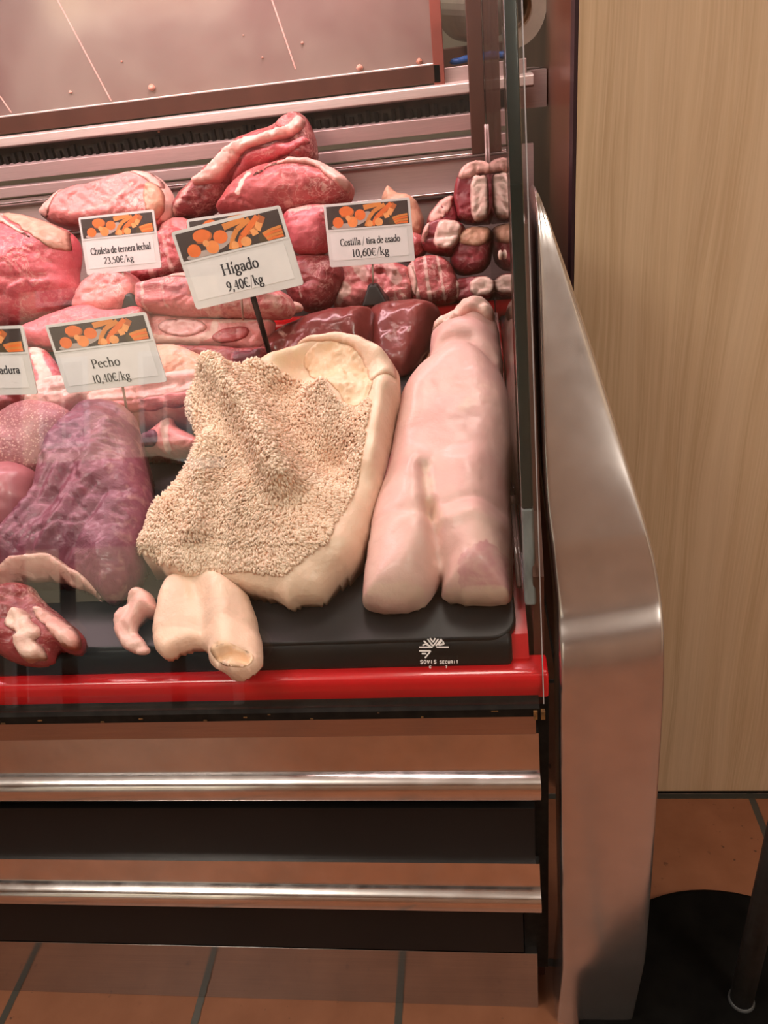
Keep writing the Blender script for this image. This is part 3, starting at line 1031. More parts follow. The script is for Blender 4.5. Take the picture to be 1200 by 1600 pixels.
tripe = Meat('tripe_sheet', M['tripe'],
             [(361, 588), (344, 592), (318, 604), (299, 626), (295, 652), (316, 690), (310, 714), (284, 756), (259, 784), (242, 802), (233, 828), (220, 861), (226, 878), (248, 881),
              (260, 901), (283, 910), (321, 916), (361, 922), (384, 925), (420, 934), (439, 938), (453, 955), (468, 945), (493, 941), (512, 938), (527, 911), (560, 880),
              (573, 843), (581, 813), (600, 755), (611, 685), (619, 632), (628, 606), (622, 578), (600, 557), (567, 546), (530, 540), (493, 544), (457, 551), (420, 564), (398, 578), (376, 587)],
             tilt=32, thick=.034, ref=(453, 955), lift=.012, round=.03, back=.7, res=.0036, namp=.0035, nsc=20, ragged=.0022, crease=.0008, seed=11,
             ridges=[([(345, 600), (365, 625), (405, 674), (438, 740), (457, 775)], .020, .046), ([(339, 715), (330, 790), (321, 850)], .016, .020),
                     ([(470, 590), (450, 625), (462, 670), (485, 710), (515, 728)], .028, -.034), ([(605, 622), (600, 680), (590, 740)], .016, .014),
                     ([(545, 760), (520, 700), (560, 640)], .026, -.010), ([(400, 800), (470, 860), (530, 870)], .03, .008), ([(300, 700), (280, 780)], .02, -.008),
                     ([(440, 575), (490, 558), (545, 550), (600, 575)], .012, .012), ([(480, 612), (530, 590), (575, 600)], .016, -.010), ([(395, 590), (470, 600), (500, 625)], .012, .008)],
             marks=[([(395, 590), (470, 560), (560, 548), (620, 590)], .03, .5, 'fat')],
             label='large fluffy cream tripe sheet draped in front of the veal feet', cat='tripe')
tripe.part('folded_flap', M['tripe'], [(462, 556), (493, 547), (530, 543), (567, 549), (600, 560), (619, 581), (625, 604), (612, 606), (598, 612), (585, 622), (578, 600), (565, 572), (530, 560), (492, 562)],
           .006, label='smooth folded flap along the top', namp=.001)
tripe.part('honeycomb_lining', M['honey'], [(474, 574), (500, 564), (532, 560), (566, 572), (586, 598), (590, 628), (574, 652), (548, 648), (528, 628), (508, 606), (486, 596)], .0012,
           label='honeycomb lining showing inside the fold', namp=.0055, nsc=150, ragged=.004, crease=.004, res=.003)


def proj_v(p):
    d = R.T @ (p - CAM)
    return d[1] / d[2] * F + CY


def villi(host, poly_px, count, parent, avoid=()):
    """leaf-shaped papillae standing on the sheet: one uncountable part"""
    Q = host.loc(poly_px)
    lo, hi = Q.min(0), Q.max(0)
    r = np.random.RandomState(5)
    P = lo + r.rand(int(count * 1.9), 2) * (hi - lo)
    P = P[inside(P, Q)]
    P = P[inside(P, host.poly)]
    for av in avoid:
        P = P[~inside(P, host.loc(av))]
    P = P[:count]
    hh = host.sample(P)
    hx, hy = host.sample(P + [.003, 0]), host.sample(P + [0, .003])
    V, Fc = [], []
    for (a, b), h, gx, gy_ in zip(P, hh, hx, hy):
        c = host.P0 + a * host.ex + b * host.ey + (h - .0008) * host.n
        n = host.n - (gx - h) / .003 * host.ex - (gy_ - h) / .003 * host.ey
        n /= np.linalg.norm(n)
        k = noise.noise(Vector((a * 22, b * 22, 1.0)))
        ang = 2.2 * noise.noise(Vector((a * 9, b * 9, 4.0))) + r.randn() * .55
        t = host.ex * math.cos(ang) + host.ey * math.sin(ang)
        t = t - n * (t @ n)
        t /= np.linalg.norm(t)
        s_ = np.cross(n, t)
        L = (.0052 + .003 * r.rand()) * (1 + .5 * k) * (.72 if proj_v(c) > 850 else 1)
        w = (.0019 + .0011 * r.rand())
        d = n * .72 - host.ey * .45 + t * .3
        d /= np.linalg.norm(d)
        i = len(V)
        V += [c - s_ * w - t * w * .5, c + s_ * w - t * w * .5, c + s_ * w + t * w * .5, c - s_ * w + t * w * .5]
        m_ = c + d * L * .6
        V += [m_ - s_ * w * 1.1 - t * w * .45, m_ + s_ * w * 1.1 - t * w * .45, m_ + s_ * w * 1.0 + t * w * .45, m_ - s_ * w * 1.0 + t * w * .45]
        V += [c + d * L]
        Fc += [(i, i + 1, i + 5, i + 4), (i + 1, i + 2, i + 6, i + 5), (i + 2, i + 3, i + 7, i + 6), (i + 3, i, i + 4, i + 7),
               (i + 4, i + 5, i + 8), (i + 5, i + 6, i + 8), (i + 6, i + 7, i + 8), (i + 7, i + 4, i + 8)]
    o = link('villi', V, Fc, M['villi'], parent, smooth=True)
    o['kind'] = 'stuff'
    o['label'] = 'fluffy cream villi covering the sheet'


villi(tripe, [(362, 592), (300, 620), (290, 655), (314, 692), (306, 716), (280, 755), (238, 800), (228, 830), (216, 862), (230, 870), (262, 890), (300, 905), (345, 905), (400, 905),
              (450, 915), (520, 870), (552, 800), (572, 740), (580, 690), (588, 655), (582, 640), (560, 655), (530, 640), (500, 600), (470, 585), (420, 580), (390, 592)], 13500, tripe.o,
      avoid=[[(490, 570), (530, 565), (562, 578), (580, 605), (580, 634), (562, 640), (540, 630), (518, 608), (500, 590)], [(395, 586), (470, 598), (500, 625), (498, 600), (470, 580), (420, 570)]])

roll = Meat('tripe_roll', M['tripe'], [(262, 903), (300, 900), (345, 905), (384, 922), (398, 955), (412, 1010), (412, 1040), (402, 1052), (371, 1068), (350, 1052), (327, 1036), (326, 1016), (308, 1010), (286, 1016),
                                      (262, 1031), (242, 1019), (238, 990), (247, 945)], tilt=22, thick=.016, ref=(370, 1066), lift=.006, round=.014, namp=.0015, res=.003, smooth=2, crease=.0,
            ridges=[([(366, 1070), (362, 1000), (345, 900)], .020, .018), ([(290, 1010), (280, 930)], .03, .006), ([(350, 1036), (386, 1040)], .0065, -.024), ([(322, 1020), (318, 960), (300, 900)], .010, -.005)],
            label='smooth cream tripe piece under the fluffy sheet, cut open at its lower end', cat='tripe')
roll.part('cut_end', M['honey'], [(334, 1026), (352, 1022), (380, 1026), (404, 1032), (400, 1048), (371, 1062), (352, 1047), (338, 1036)], .001, label='open cut end with yellowish lining', namp=.003, nsc=120)

tong = Meat('beef_tongue', M['purple'],
            [(-60, 880), (0, 850), (30, 818), (55, 792), (64, 762), (67, 735), (82, 705), (105, 675), (122, 650), (145, 634), (178, 631), (204, 641), (217, 660), (222, 705), (236, 760),
             (240, 805), (232, 850), (220, 890), (203, 925), (170, 946), (152, 926), (112, 908), (60, 904), (17, 912), (-20, 935), (-60, 950)],
            tilt=30, thick=.055, ref=(150, 940), lift=.014, round=.07, namp=.005, nsc=26, res=.0034, seed=21,
            ridges=[([(110, 700), (60, 800), (-20, 890)], .03, .012), ([(130, 720), (140, 760), (100, 830)], .012, -.006), ([(190, 690), (150, 780), (90, 880)], .012, .006),
                    ([(160, 660), (200, 660)], .012, -.008), ([(110, 800), (40, 870)], .008, -.005), ([(180, 800), (150, 870)], .02, -.008)]
            + [([(80 + 18 * k, 740 + 9 * k), (50 + 16 * k, 790 + 11 * k), (-10 + 20 * k, 850 + 9 * k)], .004, -.0035) for k in range(7)],
            marks=[([(126, 660), (145, 641), (178, 637), (204, 648), (214, 668)], .012, .55, 'fat'), ([(200, 690), (215, 760), (225, 850), (190, 920)], .03, .34, 'fat'),
                   ([(160, 650), (188, 655)], .012, .2, 'dark')],
            label='wrinkled purple beef tongue with a pale fat edge at its front', cat='tongue')
tong.part('fat_edge', M['fat'], [(-60, 935), (-20, 917), (18, 897), (60, 884), (100, 886), (135, 905), (158, 928), (164, 944), (148, 930), (112, 914), (60, 909), (20, 920), (-20, 938), (-60, 955)],
          .010, label='pale fat edge', namp=.004, nsc=60, ragged=.003)
root = Meat('tongue_root', M['beef_dark'], [(-60, 945), (-20, 932), (20, 914), (50, 912), (72, 945), (98, 962), (138, 998), (130, 1022), (106, 1022), (92, 1008), (84, 1042), (45, 1044), (12, 1030), (-20, 1010), (-60, 1000)],
            tilt=30, thick=.030, ref=(60, 1043), lift=.006, round=.03, namp=.005, nsc=50, label='dark red tongue root with white cartilage at the front edge of the deck', cat='meat',
            ridges=[([(20, 930), (15, 1010)], .015, .008)])
root.part('cartilage', M['fat_pale'], [(25, 985), (45, 960), (62, 966), (70, 985), (82, 996), (80, 1010), (68, 1014), (84, 1024), (82, 1040), (46, 1042), (44, 1012), (52, 1004), (36, 998)], .010,
          label='crumpled white cartilage', namp=.009, nsc=75, ragged=.003)
root.part('fat_flap', M['fat'], [(67, 952), (100, 970), (137, 997), (128, 1024), (106, 1018), (86, 990), (70, 972)], .006, label='pinkish fat flap', namp=.005, nsc=60, ragged=.002)
Meat('fat_strip', M['fat'], [(205, 926), (228, 918), (246, 944), (250, 956), (224, 960), (212, 985), (226, 1004), (239, 1015), (230, 1025), (205, 1020), (189, 1008), (177, 985), (181, 960), (198, 945)],
     tilt=26, thick=.016, ref=(228, 1024), lift=.004, round=.012, namp=.003, nsc=50, res=.0035, ridges=[([(212, 940), (192, 978), (218, 1014)], .006, -.006)],
     marks=[([(236, 955), (205, 975), (212, 1005), (234, 1020)], .007, .0, 'dark')], label='curled pinkish fat strip beside the tripe roll', cat='meat')
tipA = Meat('beef_tongue', M['tongue'], [(-80, 740), (-80, 690), (-30, 668), (0, 655), (30, 637), (62, 629), (96, 634), (114, 645), (119, 665), (103, 698), (86, 720), (70, 742), (30, 748), (-30, 752)],
            tilt=38, thick=.045, ref=(60, 745), lift=.05, round=.05, namp=.003, seed=31, crease=.0012, marks=[([(-10, 668), (14, 668), (24, 678), (16, 690), (-10, 690)], None, .9, 'dark'), ([(40, 640), (100, 645)], .018, .32, 'fat')],
            label='rough speckled tongue tip with a dark patch at the left', cat='tongue')
Meat('beef_tongue', M['tongue_smooth'], [(-80, 745), (-40, 735), (0, 727), (36, 725), (58, 738), (66, 752), (62, 772), (55, 794), (26, 824), (0, 848), (-50, 885), (-80, 880)],
     tilt=36, thick=.05, ref=(0, 848), lift=.02, round=.06, namp=.003, seed=33, crease=.0012, label='smooth pinkish tongue underside left of the wrinkled purple tongue', cat='tongue')
off = Meat('meat_offcut', M['beef_pink'], [(216, 700), (226, 682), (246, 668), (260, 653), (271, 652), (275, 667), (300, 678), (322, 692), (316, 712), (262, 712), (222, 708)],
           tilt=45, thick=.026, ref=(262, 712), lift=.02, round=.02, ridges=[([(264, 655), (266, 708)], .006, -.01)], marks=[([(262, 655), (268, 705)], .007, .8, 'fat')],
           label='small pink and purple offcut between the purple tongue and the tripe', cat='meat')
off.part('purple_tip', M['purple'], [(220, 698), (230, 684), (248, 676), (258, 684), (256, 704), (224, 706)], .006, label='purple tip')

# middle rows
liverR = Meat('liver', M['liver'], [(578, 488), (600, 481), (625, 477), (655, 474), (684, 482), (693, 500), (682, 530), (668, 560), (652, 590), (634, 607), (600, 605), (570, 580), (566, 520)],
              y=1.22, tilt=40, thick=.05, ref=(634, 606), round=.05, namp=.004, nsc=26, seed=41, crease=.0012, ridges=[([(620, 500), (655, 495)], .008, -.005), ([(660, 500), (640, 580)], .02, .008)],
              label='smooth dark liver behind the veal feet', cat='liver', sit=True)
Meat('liver', M['liver'], [(388, 588), (400, 556), (430, 526), (470, 504), (520, 490), (560, 485), (584, 486), (588, 500), (580, 560), (560, 600), (480, 596), (420, 596)],
     y=1.20, tilt=40, thick=.05, ref=(480, 596), round=.05, namp=.005, nsc=22, seed=43, crease=.0012, ridges=[([(470, 510), (455, 560)], .012, -.008), ([(540, 490), (545, 560)], .012, -.006), ([(500, 530), (560, 525)], .02, .006)],
     marks=[([(440, 528), (464, 545), (470, 575)], .016, .36, 'fat')], label='smooth dark liver behind the tripe, pierced by the leaning price tag stem', cat='liver', sit=True)
Meat('meat_offcut', M['fat_tan'], [(655, 590), (668, 560), (676, 548), (676, 575), (662, 595)], y=1.24, tilt=35, thick=.02, ref=(660, 592), label='brown sliver of fat between the liver and the veal feet', cat='meat', sit=True)
Meat('beef_shank', M['beef_dark'], [(245, 545), (330, 545), (395, 550), (432, 545), (424, 565), (402, 584), (370, 590), (330, 578), (280, 562)], y=1.17, tilt=40, thick=.03, ref=(370, 588), res=.0036,
     label='dark red meat slice under the marrow bone slice', cat='meat', sit=True, marks=[([(372, 560), (420, 556), (400, 584), (372, 588)], None, .8, 'dark')])
J = Meat('marrow_bone_slice', M['beef_pink'], [(205, 512), (225, 494), (265, 494), (330, 499), (400, 500), (432, 498), (430, 520), (414, 547), (395, 553), (330, 546), (250, 542), (212, 540)],
         y=1.22, tilt=52, thick=.024, ref=(395, 552), round=.014, res=.0036, label='pink meat slice with an oval marrow bone behind the two front price tags', cat='meat',
         marks=[([(335, 532), (360, 520), (390, 516), (402, 530), (380, 545), (340, 545)], None, 0, 'fat'), ([(236, 534), (300, 541), (340, 530), (345, 510), (430, 503)], .007, .7, 'fat')])
bn = J.part('marrow_bone', M['marrow'], oval(294, 519, 38, 14, .02), .006, label='oval marrow bone', ridges=[([(275, 519), (312, 519)], .010, -.004)], namp=.001)
J.part('lean_muscle', M['beef'], [(336, 536), (352, 523), (378, 517), (398, 520), (392, 536), (368, 543), (345, 543)], .003, label='red muscle')
Kk = Meat('beef_steak', M['beef_marbled'], [(217, 468), (220, 447), (232, 441), (262, 436), (290, 428), (340, 430), (400, 440), (440, 454), (458, 468), (464, 490), (446, 503), (330, 499), (270, 497), (222, 491)],
          y=1.25, tilt=62, thick=.045, ref=(330, 498), round=.02, res=.0036, label='thick marbled steak with a fatty right end behind the leaning price tag', cat='meat',
          marks=[([(330, 470), (360, 462), (460, 470), (465, 500), (330, 500)], None, .46, 'fat'), ([(240, 444), (240, 490)], .004, .55, 'fat'), ([(268, 440), (276, 490)], .004, .5, 'fat')],
          ridges=[([(225, 452), (330, 455), (450, 470)], .006, .004)])
Kk.part('fat_cap', M['fat'], [(250, 438), (290, 429), (340, 431), (400, 441), (440, 455), (400, 452), (330, 444), (285, 442)], .004, label='pink fat top')
Meat('meat_offcut', M['fat_pale'], [(444, 476), (456, 470), (470, 474), (476, 484), (462, 492), (448, 492)], y=1.27, tilt=60, thick=.02, ref=(460, 492), label='small white fat lump right of the marbled steak', cat='meat', res=.003)

# brisket under the front tags
Meat('brisket', M['fat_tan'], [(196, 566), (218, 546), (250, 541), (285, 541), (302, 549), (342, 568), (358, 588), (345, 606), (300, 604), (240, 606), (200, 600)], y=1.12, tilt=48, thick=.03, ref=(300, 605), res=.0036,
     label='tan fatty brisket lump right of the front breast tag', cat='meat', sit=True, marks=[([(270, 555), (330, 570)], .02, .4, 'fat')])
br_ = Meat('brisket', M['fat'], [(130, 640), (142, 615), (200, 606), (250, 590), (300, 580), (345, 575), (362, 592), (360, 620), (338, 638), (300, 645), (240, 652), (180, 655), (140, 650)], y=1.06, tilt=45, thick=.034,
           ref=(240, 652), round=.025, res=.0036, namp=.005, ridges=[([(150, 632), (240, 620), (350, 600)], .008, -.007), ([(160, 645), (260, 636), (350, 618)], .006, -.005)],
           marks=[([(200, 606), (300, 585), (352, 582)], .012, .65, 'fat')], label='long pale brisket slab under the breast price tag stem', cat='meat', sit=True)
br_.part('lean_layer', M['beef_pink'], [(150, 642), (240, 634), (340, 618), (356, 622), (336, 636), (300, 642), (240, 649), (180, 652)], .003, label='pink lean layer')
Meat('brisket', M['fat_pale'], [(40, 640), (48, 610), (70, 596), (100, 588), (128, 600), (150, 612), (146, 636), (110, 650), (70, 650)], y=1.06, tilt=42, thick=.03, ref=(100, 650), res=.0036, namp=.005, nsc=50,
     label='crumpled pale fat left of the breast price tag', cat='meat', sit=True, marks=[([(60, 620), (110, 605)], .02, .5, 'fat')])
Meat('beef_steak', M['beef_bright'], [(38, 560), (44, 546), (62, 541), (78, 552), (100, 585), (112, 628), (105, 645), (70, 640), (48, 600)], y=1.12, tilt=50, thick=.024, ref=(100, 645), res=.0036,
     label='bright red steak between the two front price tags', cat='meat', marks=[([(62, 545), (80, 590), (78, 640)], .009, .8, 'fat'), ([(80, 575), (104, 625)], .004, .6, 'fat')])
Meat('beef_steak', M['beef_dark'], [(-70, 640), (-30, 616), (0, 608), (40, 606), (60, 616), (58, 638), (20, 652), (0, 665), (-60, 670)], y=1.07, tilt=42, thick=.03, ref=(0, 664), res=.0036,
     label='dark red steak under the cut-off price tag at the left', cat='meat', sit=True)

# left pile
Mm = Meat('beef_round', M['beef_bright'], [(-90, 350), (-40, 338), (0, 335), (40, 337), (92, 352), (124, 372), (129, 400), (123, 428), (127, 452), (119, 476), (100, 491), (60, 506), (20, 517), (-40, 522), (-90, 500)],
          y=1.27, tilt=62, thick=.085, ref=(20, 516), round=.11, res=.0036, namp=.004, nsc=18, label='large round red beef cut at the left edge with a dry brown membrane', cat='meat',
          ridges=[([(0, 400), (10, 430), (50, 452), (110, 440)], .006, -.004), ([(0, 470), (60, 480), (115, 470)], .01, -.006)],
          marks=[([(-30, 400), (4, 395), (6, 425), (-30, 430)], None, .38, 'fat'), ([(0, 340), (20, 350)], .01, .6, 'fat')])
Mm.part('membrane', M['membrane'], [(16, 339), (48, 339), (92, 354), (122, 373), (126, 398), (113, 404), (98, 396), (84, 388), (62, 370), (36, 356)], .004, label='dry brown membrane', namp=.003, nsc=60, ragged=.003)
Mm.part('fat_edge', M['fat'], [(-40, 342), (0, 339), (18, 341), (40, 360), (66, 376), (86, 392), (62, 380), (34, 364), (6, 352), (-40, 356)], .003, label='white fat edge')
Nn = Meat('veal_chop', M['beef_pink'], [(69, 340), (80, 322), (97, 308), (116, 296), (160, 287), (208, 271), (240, 271), (262, 288), (276, 313), (272, 338), (262, 358), (200, 356), (150, 364), (110, 360), (84, 354)],
          y=1.44, tilt=65, thick=.05, ref=(150, 364), round=.025, res=.0036, label='thick pink veal chop with a fat edge behind the veal chop price tag', cat='meat',
          marks=[([(208, 275), (240, 276), (262, 292), (272, 315), (266, 352)], .008, .62, 'fat'), ([(130, 345), (190, 330), (225, 300)], .004, .5, 'fat')])
Nn.part('fat_edge', M['fat'], [(70, 340), (80, 324), (98, 309), (116, 297), (108, 318), (100, 340), (88, 350)], .003, label='fat edge on the left')
Nn.part('fat_edge', M['fat'], [(204, 274), (240, 273), (260, 288), (268, 305), (254, 300), (236, 286)], .004, label='fat edge on the top right corner', namp=.003, nsc=70)
Nn.part('rib_bone', M['fat_tan'], [(240, 300), (258, 296), (270, 314), (268, 338), (258, 354), (246, 350)], .004, label='reddish bone side')
Meat('veal_chop', M['beef_pink'], [(116, 480), (132, 452), (150, 430), (176, 420), (200, 424), (222, 438), (222, 470), (200, 494), (160, 500), (124, 498)], y=1.28, tilt=58, thick=.04, ref=(160, 500), res=.0036,
     marks=[([(118, 478), (135, 450), (150, 428)], .008, .7, 'fat')], label='smooth pink veal piece below the veal chop price tag', cat='meat')
Meat('beef_steak', M['beef_bright'], [(20, 535), (44, 510), (90, 494), (142, 476), (172, 492), (232, 478), (236, 510), (210, 540), (120, 548), (60, 546)], y=1.20, tilt=45, thick=.03, ref=(120, 548), res=.0036,
     label='flat bright red steak under the large round beef cut', cat='meat', marks=[([(118, 486), (140, 470)], .006, .6, 'fat')])
Meat('meat_offcut', M['beef'], [(205, 440), (216, 402), (236, 372), (262, 358), (290, 356), (304, 392), (298, 428), (262, 446), (224, 450)], y=1.36, tilt=62, thick=.035, ref=(224, 449), res=.0036, namp=.006, nsc=45,
     marks=[([(240, 380), (250, 440)], .006, .7, 'fat'), ([(262, 365), (280, 430)], .005, .5, 'fat')], label='ragged red trimmings between the veal chop tag and the leaning tag', cat='meat')
Meat('beef_steak', M['beef_marbled'], [(246, 360), (272, 340), (300, 342), (312, 372), (300, 400), (262, 396)], y=1.42, tilt=62, thick=.03, ref=(262, 396), res=.0036, label='marbled pink scrap behind the leaning price tag', cat='meat')

# rear pile
O_ = Meat('flank', M['beef_dark'], [(458, 178), (478, 181), (486, 195), (496, 223), (499, 250), (488, 262), (460, 264), (419, 268), (391, 278), (362, 304), (346, 330), (318, 345), (278, 352), (270, 336), (280, 307), (306, 283),
                                   (334, 255), (362, 228), (396, 210), (430, 201), (439, 187)], y=1.47, tilt=66, thick=.05, ref=(278, 350), round=.035, res=.0036, namp=.005, nsc=40,
          ridges=[([(290, 330), (340, 270), (400, 215)], .012, .006), ([(455, 195), (462, 230)], .014, -.018)], label='dark red flank with a thick fat roll on top of the rear pile', cat='meat',
          marks=[([(285, 340), (310, 300)], .008, .45, 'fat')])
O_.part('fat_roll', M['fat'], [(313, 293), (334, 281), (362, 250), (391, 231), (430, 222), (462, 205), (474, 188), (484, 200), (480, 217), (469, 222), (441, 236), (398, 247), (376, 272), (360, 296), (334, 301), (318, 303)], .016,
        label='thick pale fat roll', namp=.003)
O_.part('inner_lean', M['beef'], [(441, 190), (456, 182), (474, 185), (472, 202), (462, 214), (446, 216), (436, 204)], .004, label='reddish hollow of the fold')
O_.part('red_fold', M['beef_bright'], [(398, 252), (440, 240), (480, 224), (494, 232), (470, 248), (430, 262), (404, 286), (376, 306), (360, 318), (368, 292), (384, 266)], .008, label='bright red inner fold')
P_ = Meat('beef_cut', M['beef'], [(338, 336), (346, 318), (371, 284), (396, 267), (433, 258), (464, 252), (503, 258), (533, 273), (555, 291), (553, 314), (534, 326), (489, 332), (430, 344), (380, 346)], y=1.43, tilt=62, thick=.06, ref=(430, 344),
          round=.045, res=.0036, namp=.004, label='red beef cut with a pale fat crest at the top right of the pile', cat='meat',
          marks=[([(386, 318), (400, 288)], .005, .8, 'fat'), ([(418, 300), (450, 296)], .012, .36, 'fat')])
P_.part('fat_crest', M['fat'], [(405, 296), (430, 281), (464, 272), (500, 276), (524, 296), (536, 306), (548, 314), (555, 292), (532, 274), (503, 260), (466, 253), (440, 258), (470, 263), (440, 272), (412, 286)], .010,
        label='pale fat crest', namp=.005, nsc=60, ragged=.003)
Meat('beef_cut', M['beef_bright'], [(440, 335), (480, 322), (525, 322), (545, 332), (530, 352), (520, 392), (494, 402), (462, 398), (446, 375)], y=1.39, tilt=64, thick=.05, ref=(494, 401), round=.035, res=.0036,
     label='round red beef piece between the leaning tag and the rib strip tag', cat='meat', marks=[([(460, 335), (520, 330)], .010, .5, 'fat')])
Meat('beef_cut', M['beef_dark'], [(446, 402), (500, 398), (528, 404), (542, 430), (528, 465), (512, 489), (482, 491), (456, 474), (443, 446)], y=1.36, tilt=62, thick=.045, ref=(482, 490), round=.035, res=.0036,
     label='dark red beef piece left of the rib strip tag foot', cat='meat', marks=[([(470, 420), (478, 470)], .003, .5, 'fat')])
Meat('rib_trimmings', M['beef_marbled'], [(518, 432), (540, 412), (600, 408), (642, 416), (652, 450), (642, 480), (560, 484), (516, 482), (530, 460)], y=1.385, tilt=58, thick=.034, ref=(560, 483), res=.0036, namp=.007, nsc=60,
     label='fatty rib trimmings around the black tag foot', cat='meat', marks=[([(556, 415), (574, 440)], .010, .9, 'fat'), ([(606, 415), (622, 445)], .010, .9, 'fat'), ([(524, 478), (545, 460)], .012, .8, 'fat'), ([(575, 450), (610, 470)], .01, .3, 'dark')])
rs = Meat('rib_slab', M['beef'], [(632, 420), (660, 401), (700, 404), (714, 430), (719, 470), (692, 477), (650, 479), (640, 455)], y=1.39, tilt=60, thick=.04, ref=(650, 479), round=.016, res=.0035,
          label='striped short rib slab right of the rib strip tag', cat='ribs',
          marks=[([(646, 418), (656, 474)], .0035, .8, 'fat'), ([(664, 406), (674, 474)], .0035, .8, 'fat'), ([(684, 406), (696, 472)], .003, .7, 'fat')])
rs.part('fat_cap', M['fat_pale'], [(634, 420), (646, 424), (656, 444), (652, 474), (642, 458)], .003, label='pale fat end')
Meat('beef_cut', M['fat_tan'], [(596, 312), (600, 298), (608, 289), (620, 303), (640, 303), (655, 318), (665, 350), (658, 376), (620, 380), (596, 370)], y=1.47, tilt=68, thick=.035, ref=(620, 380), res=.0036,
     label='tan fatty piece half hidden behind the rib strip tag', cat='meat')
Meat('beef_cut', M['beef'], [(600, 350), (640, 360), (668, 372), (668, 400), (640, 412), (600, 410)], y=1.44, tilt=62, thick=.035, ref=(640, 412), res=.0036, label='red piece between the rib strip tag and the ribs', cat='meat')

rib_m = meat_mat('rib_meat', (.30, .03, .04), (.20, .015, .03), veins=.3, scale=30)
U1 = Meat('short_rib', rib_m, [(664, 356), (670, 334), (692, 311), (712, 306), (716, 330), (722, 350), (700, 362), (676, 366)], y=1.45, tilt=64, thick=.03, ref=(676, 366), round=.014, res=.0035,
          label='short rib lying behind the angled rib', cat='ribs')
U1.part('fat_cover', M['fat'], [(668, 352), (674, 336), (694, 314), (710, 310), (708, 330), (696, 346), (680, 358)], .004, label='pink fat cover')
U = Meat('short_rib', rib_m, [(656, 382), (664, 354), (690, 344), (726, 352), (728, 366), (718, 388), (706, 402), (686, 399), (664, 394)], y=1.425, tilt=62, thick=.034, ref=(706, 402), smooth=1, round=.009, res=.0035,
         label='angled short rib with its bone facing forward', cat='ribs')
U.part('bone', M['bone'], [(684, 362), (692, 352), (724, 356), (718, 384), (706, 399), (676, 394)], .006, label='pale rib bone', smooth=1, round=.003, namp=.001)
U.part('fat_edge', M['fat'], [(658, 382), (664, 358), (674, 352), (672, 370), (664, 392)], .004, label='fat edge')
Tt = Meat('short_rib', rib_m, [(708, 300), (711, 282), (722, 264), (744, 255), (764, 257), (772, 270), (773, 350), (748, 353), (718, 351), (708, 326)], y=1.46, tilt=72, thick=.05, ref=(748, 353), smooth=1, round=.008, res=.0035,
          label='upright short rib standing against the end glass, topmost of the ribs', cat='ribs')
Tt.part('bone', M['bone'], [(736, 288), (744, 281), (760, 281), (763, 300), (763, 346), (750, 352), (738, 349), (735, 320)], .008, label='long pale rib bone', smooth=1, round=.003, namp=.001)
Tt.part('fat_top', M['fat'], [(714, 282), (724, 266), (744, 257), (764, 259), (770, 272), (766, 282), (744, 280), (734, 288), (718, 290)], .007, label='pink fat top')
Vv = Meat('short_rib', rib_m, [(700, 412), (708, 380), (714, 362), (745, 354), (772, 358), (771, 390), (762, 426), (716, 434)], y=1.43, tilt=68, thick=.04, ref=(716, 434), round=.018, res=.0035,
          label='dark short rib directly under the upright rib', cat='ribs')
Vv.part('bone', M['fat_tan'], [(714, 372), (722, 362), (746, 357), (769, 360), (767, 386), (740, 392), (718, 388)], .005, label='tan bone end', smooth=1, round=.003, namp=.001)
Ww = Meat('short_rib', rib_m, [(696, 446), (720, 435), (776, 432), (777, 470), (732, 475), (704, 477)], y=1.415, tilt=66, thick=.04, ref=(704, 476), smooth=1, round=.008, res=.0035,
          label='bottom short rib resting above the red bar', cat='ribs')
Ww.part('bone', M['bone'], [(700, 450), (718, 442), (720, 470), (706, 473)], .004, label='small bone end', smooth=1, round=.003, namp=.001)
Ww.part('bone', M['bone'], [(733, 440), (772, 436), (773, 466), (734, 470)], .005, label='wide bone face', smooth=1, round=.003, namp=.001)

# ================================================================== PRICE TAGS
# a small serif alphabet drawn with a broad pen: strokes of (x, y) points, serifs as ticks
def arc(cx, cy_, rx, ry, a0, a1, n=12):
    return [(cx + rx * math.cos(math.radians(a0 + (a1 - a0) * k / n)), cy_ + ry * math.sin(math.radians(a0 + (a1 - a0) * k / n))) for k in range(n + 1)]


def srf(x, y, w=.085):
    return ('s', [(x - w, y), (x + w, y)])


def flag(x, y):
    return ('s', [(x - .09, y - .04), (x, y)])


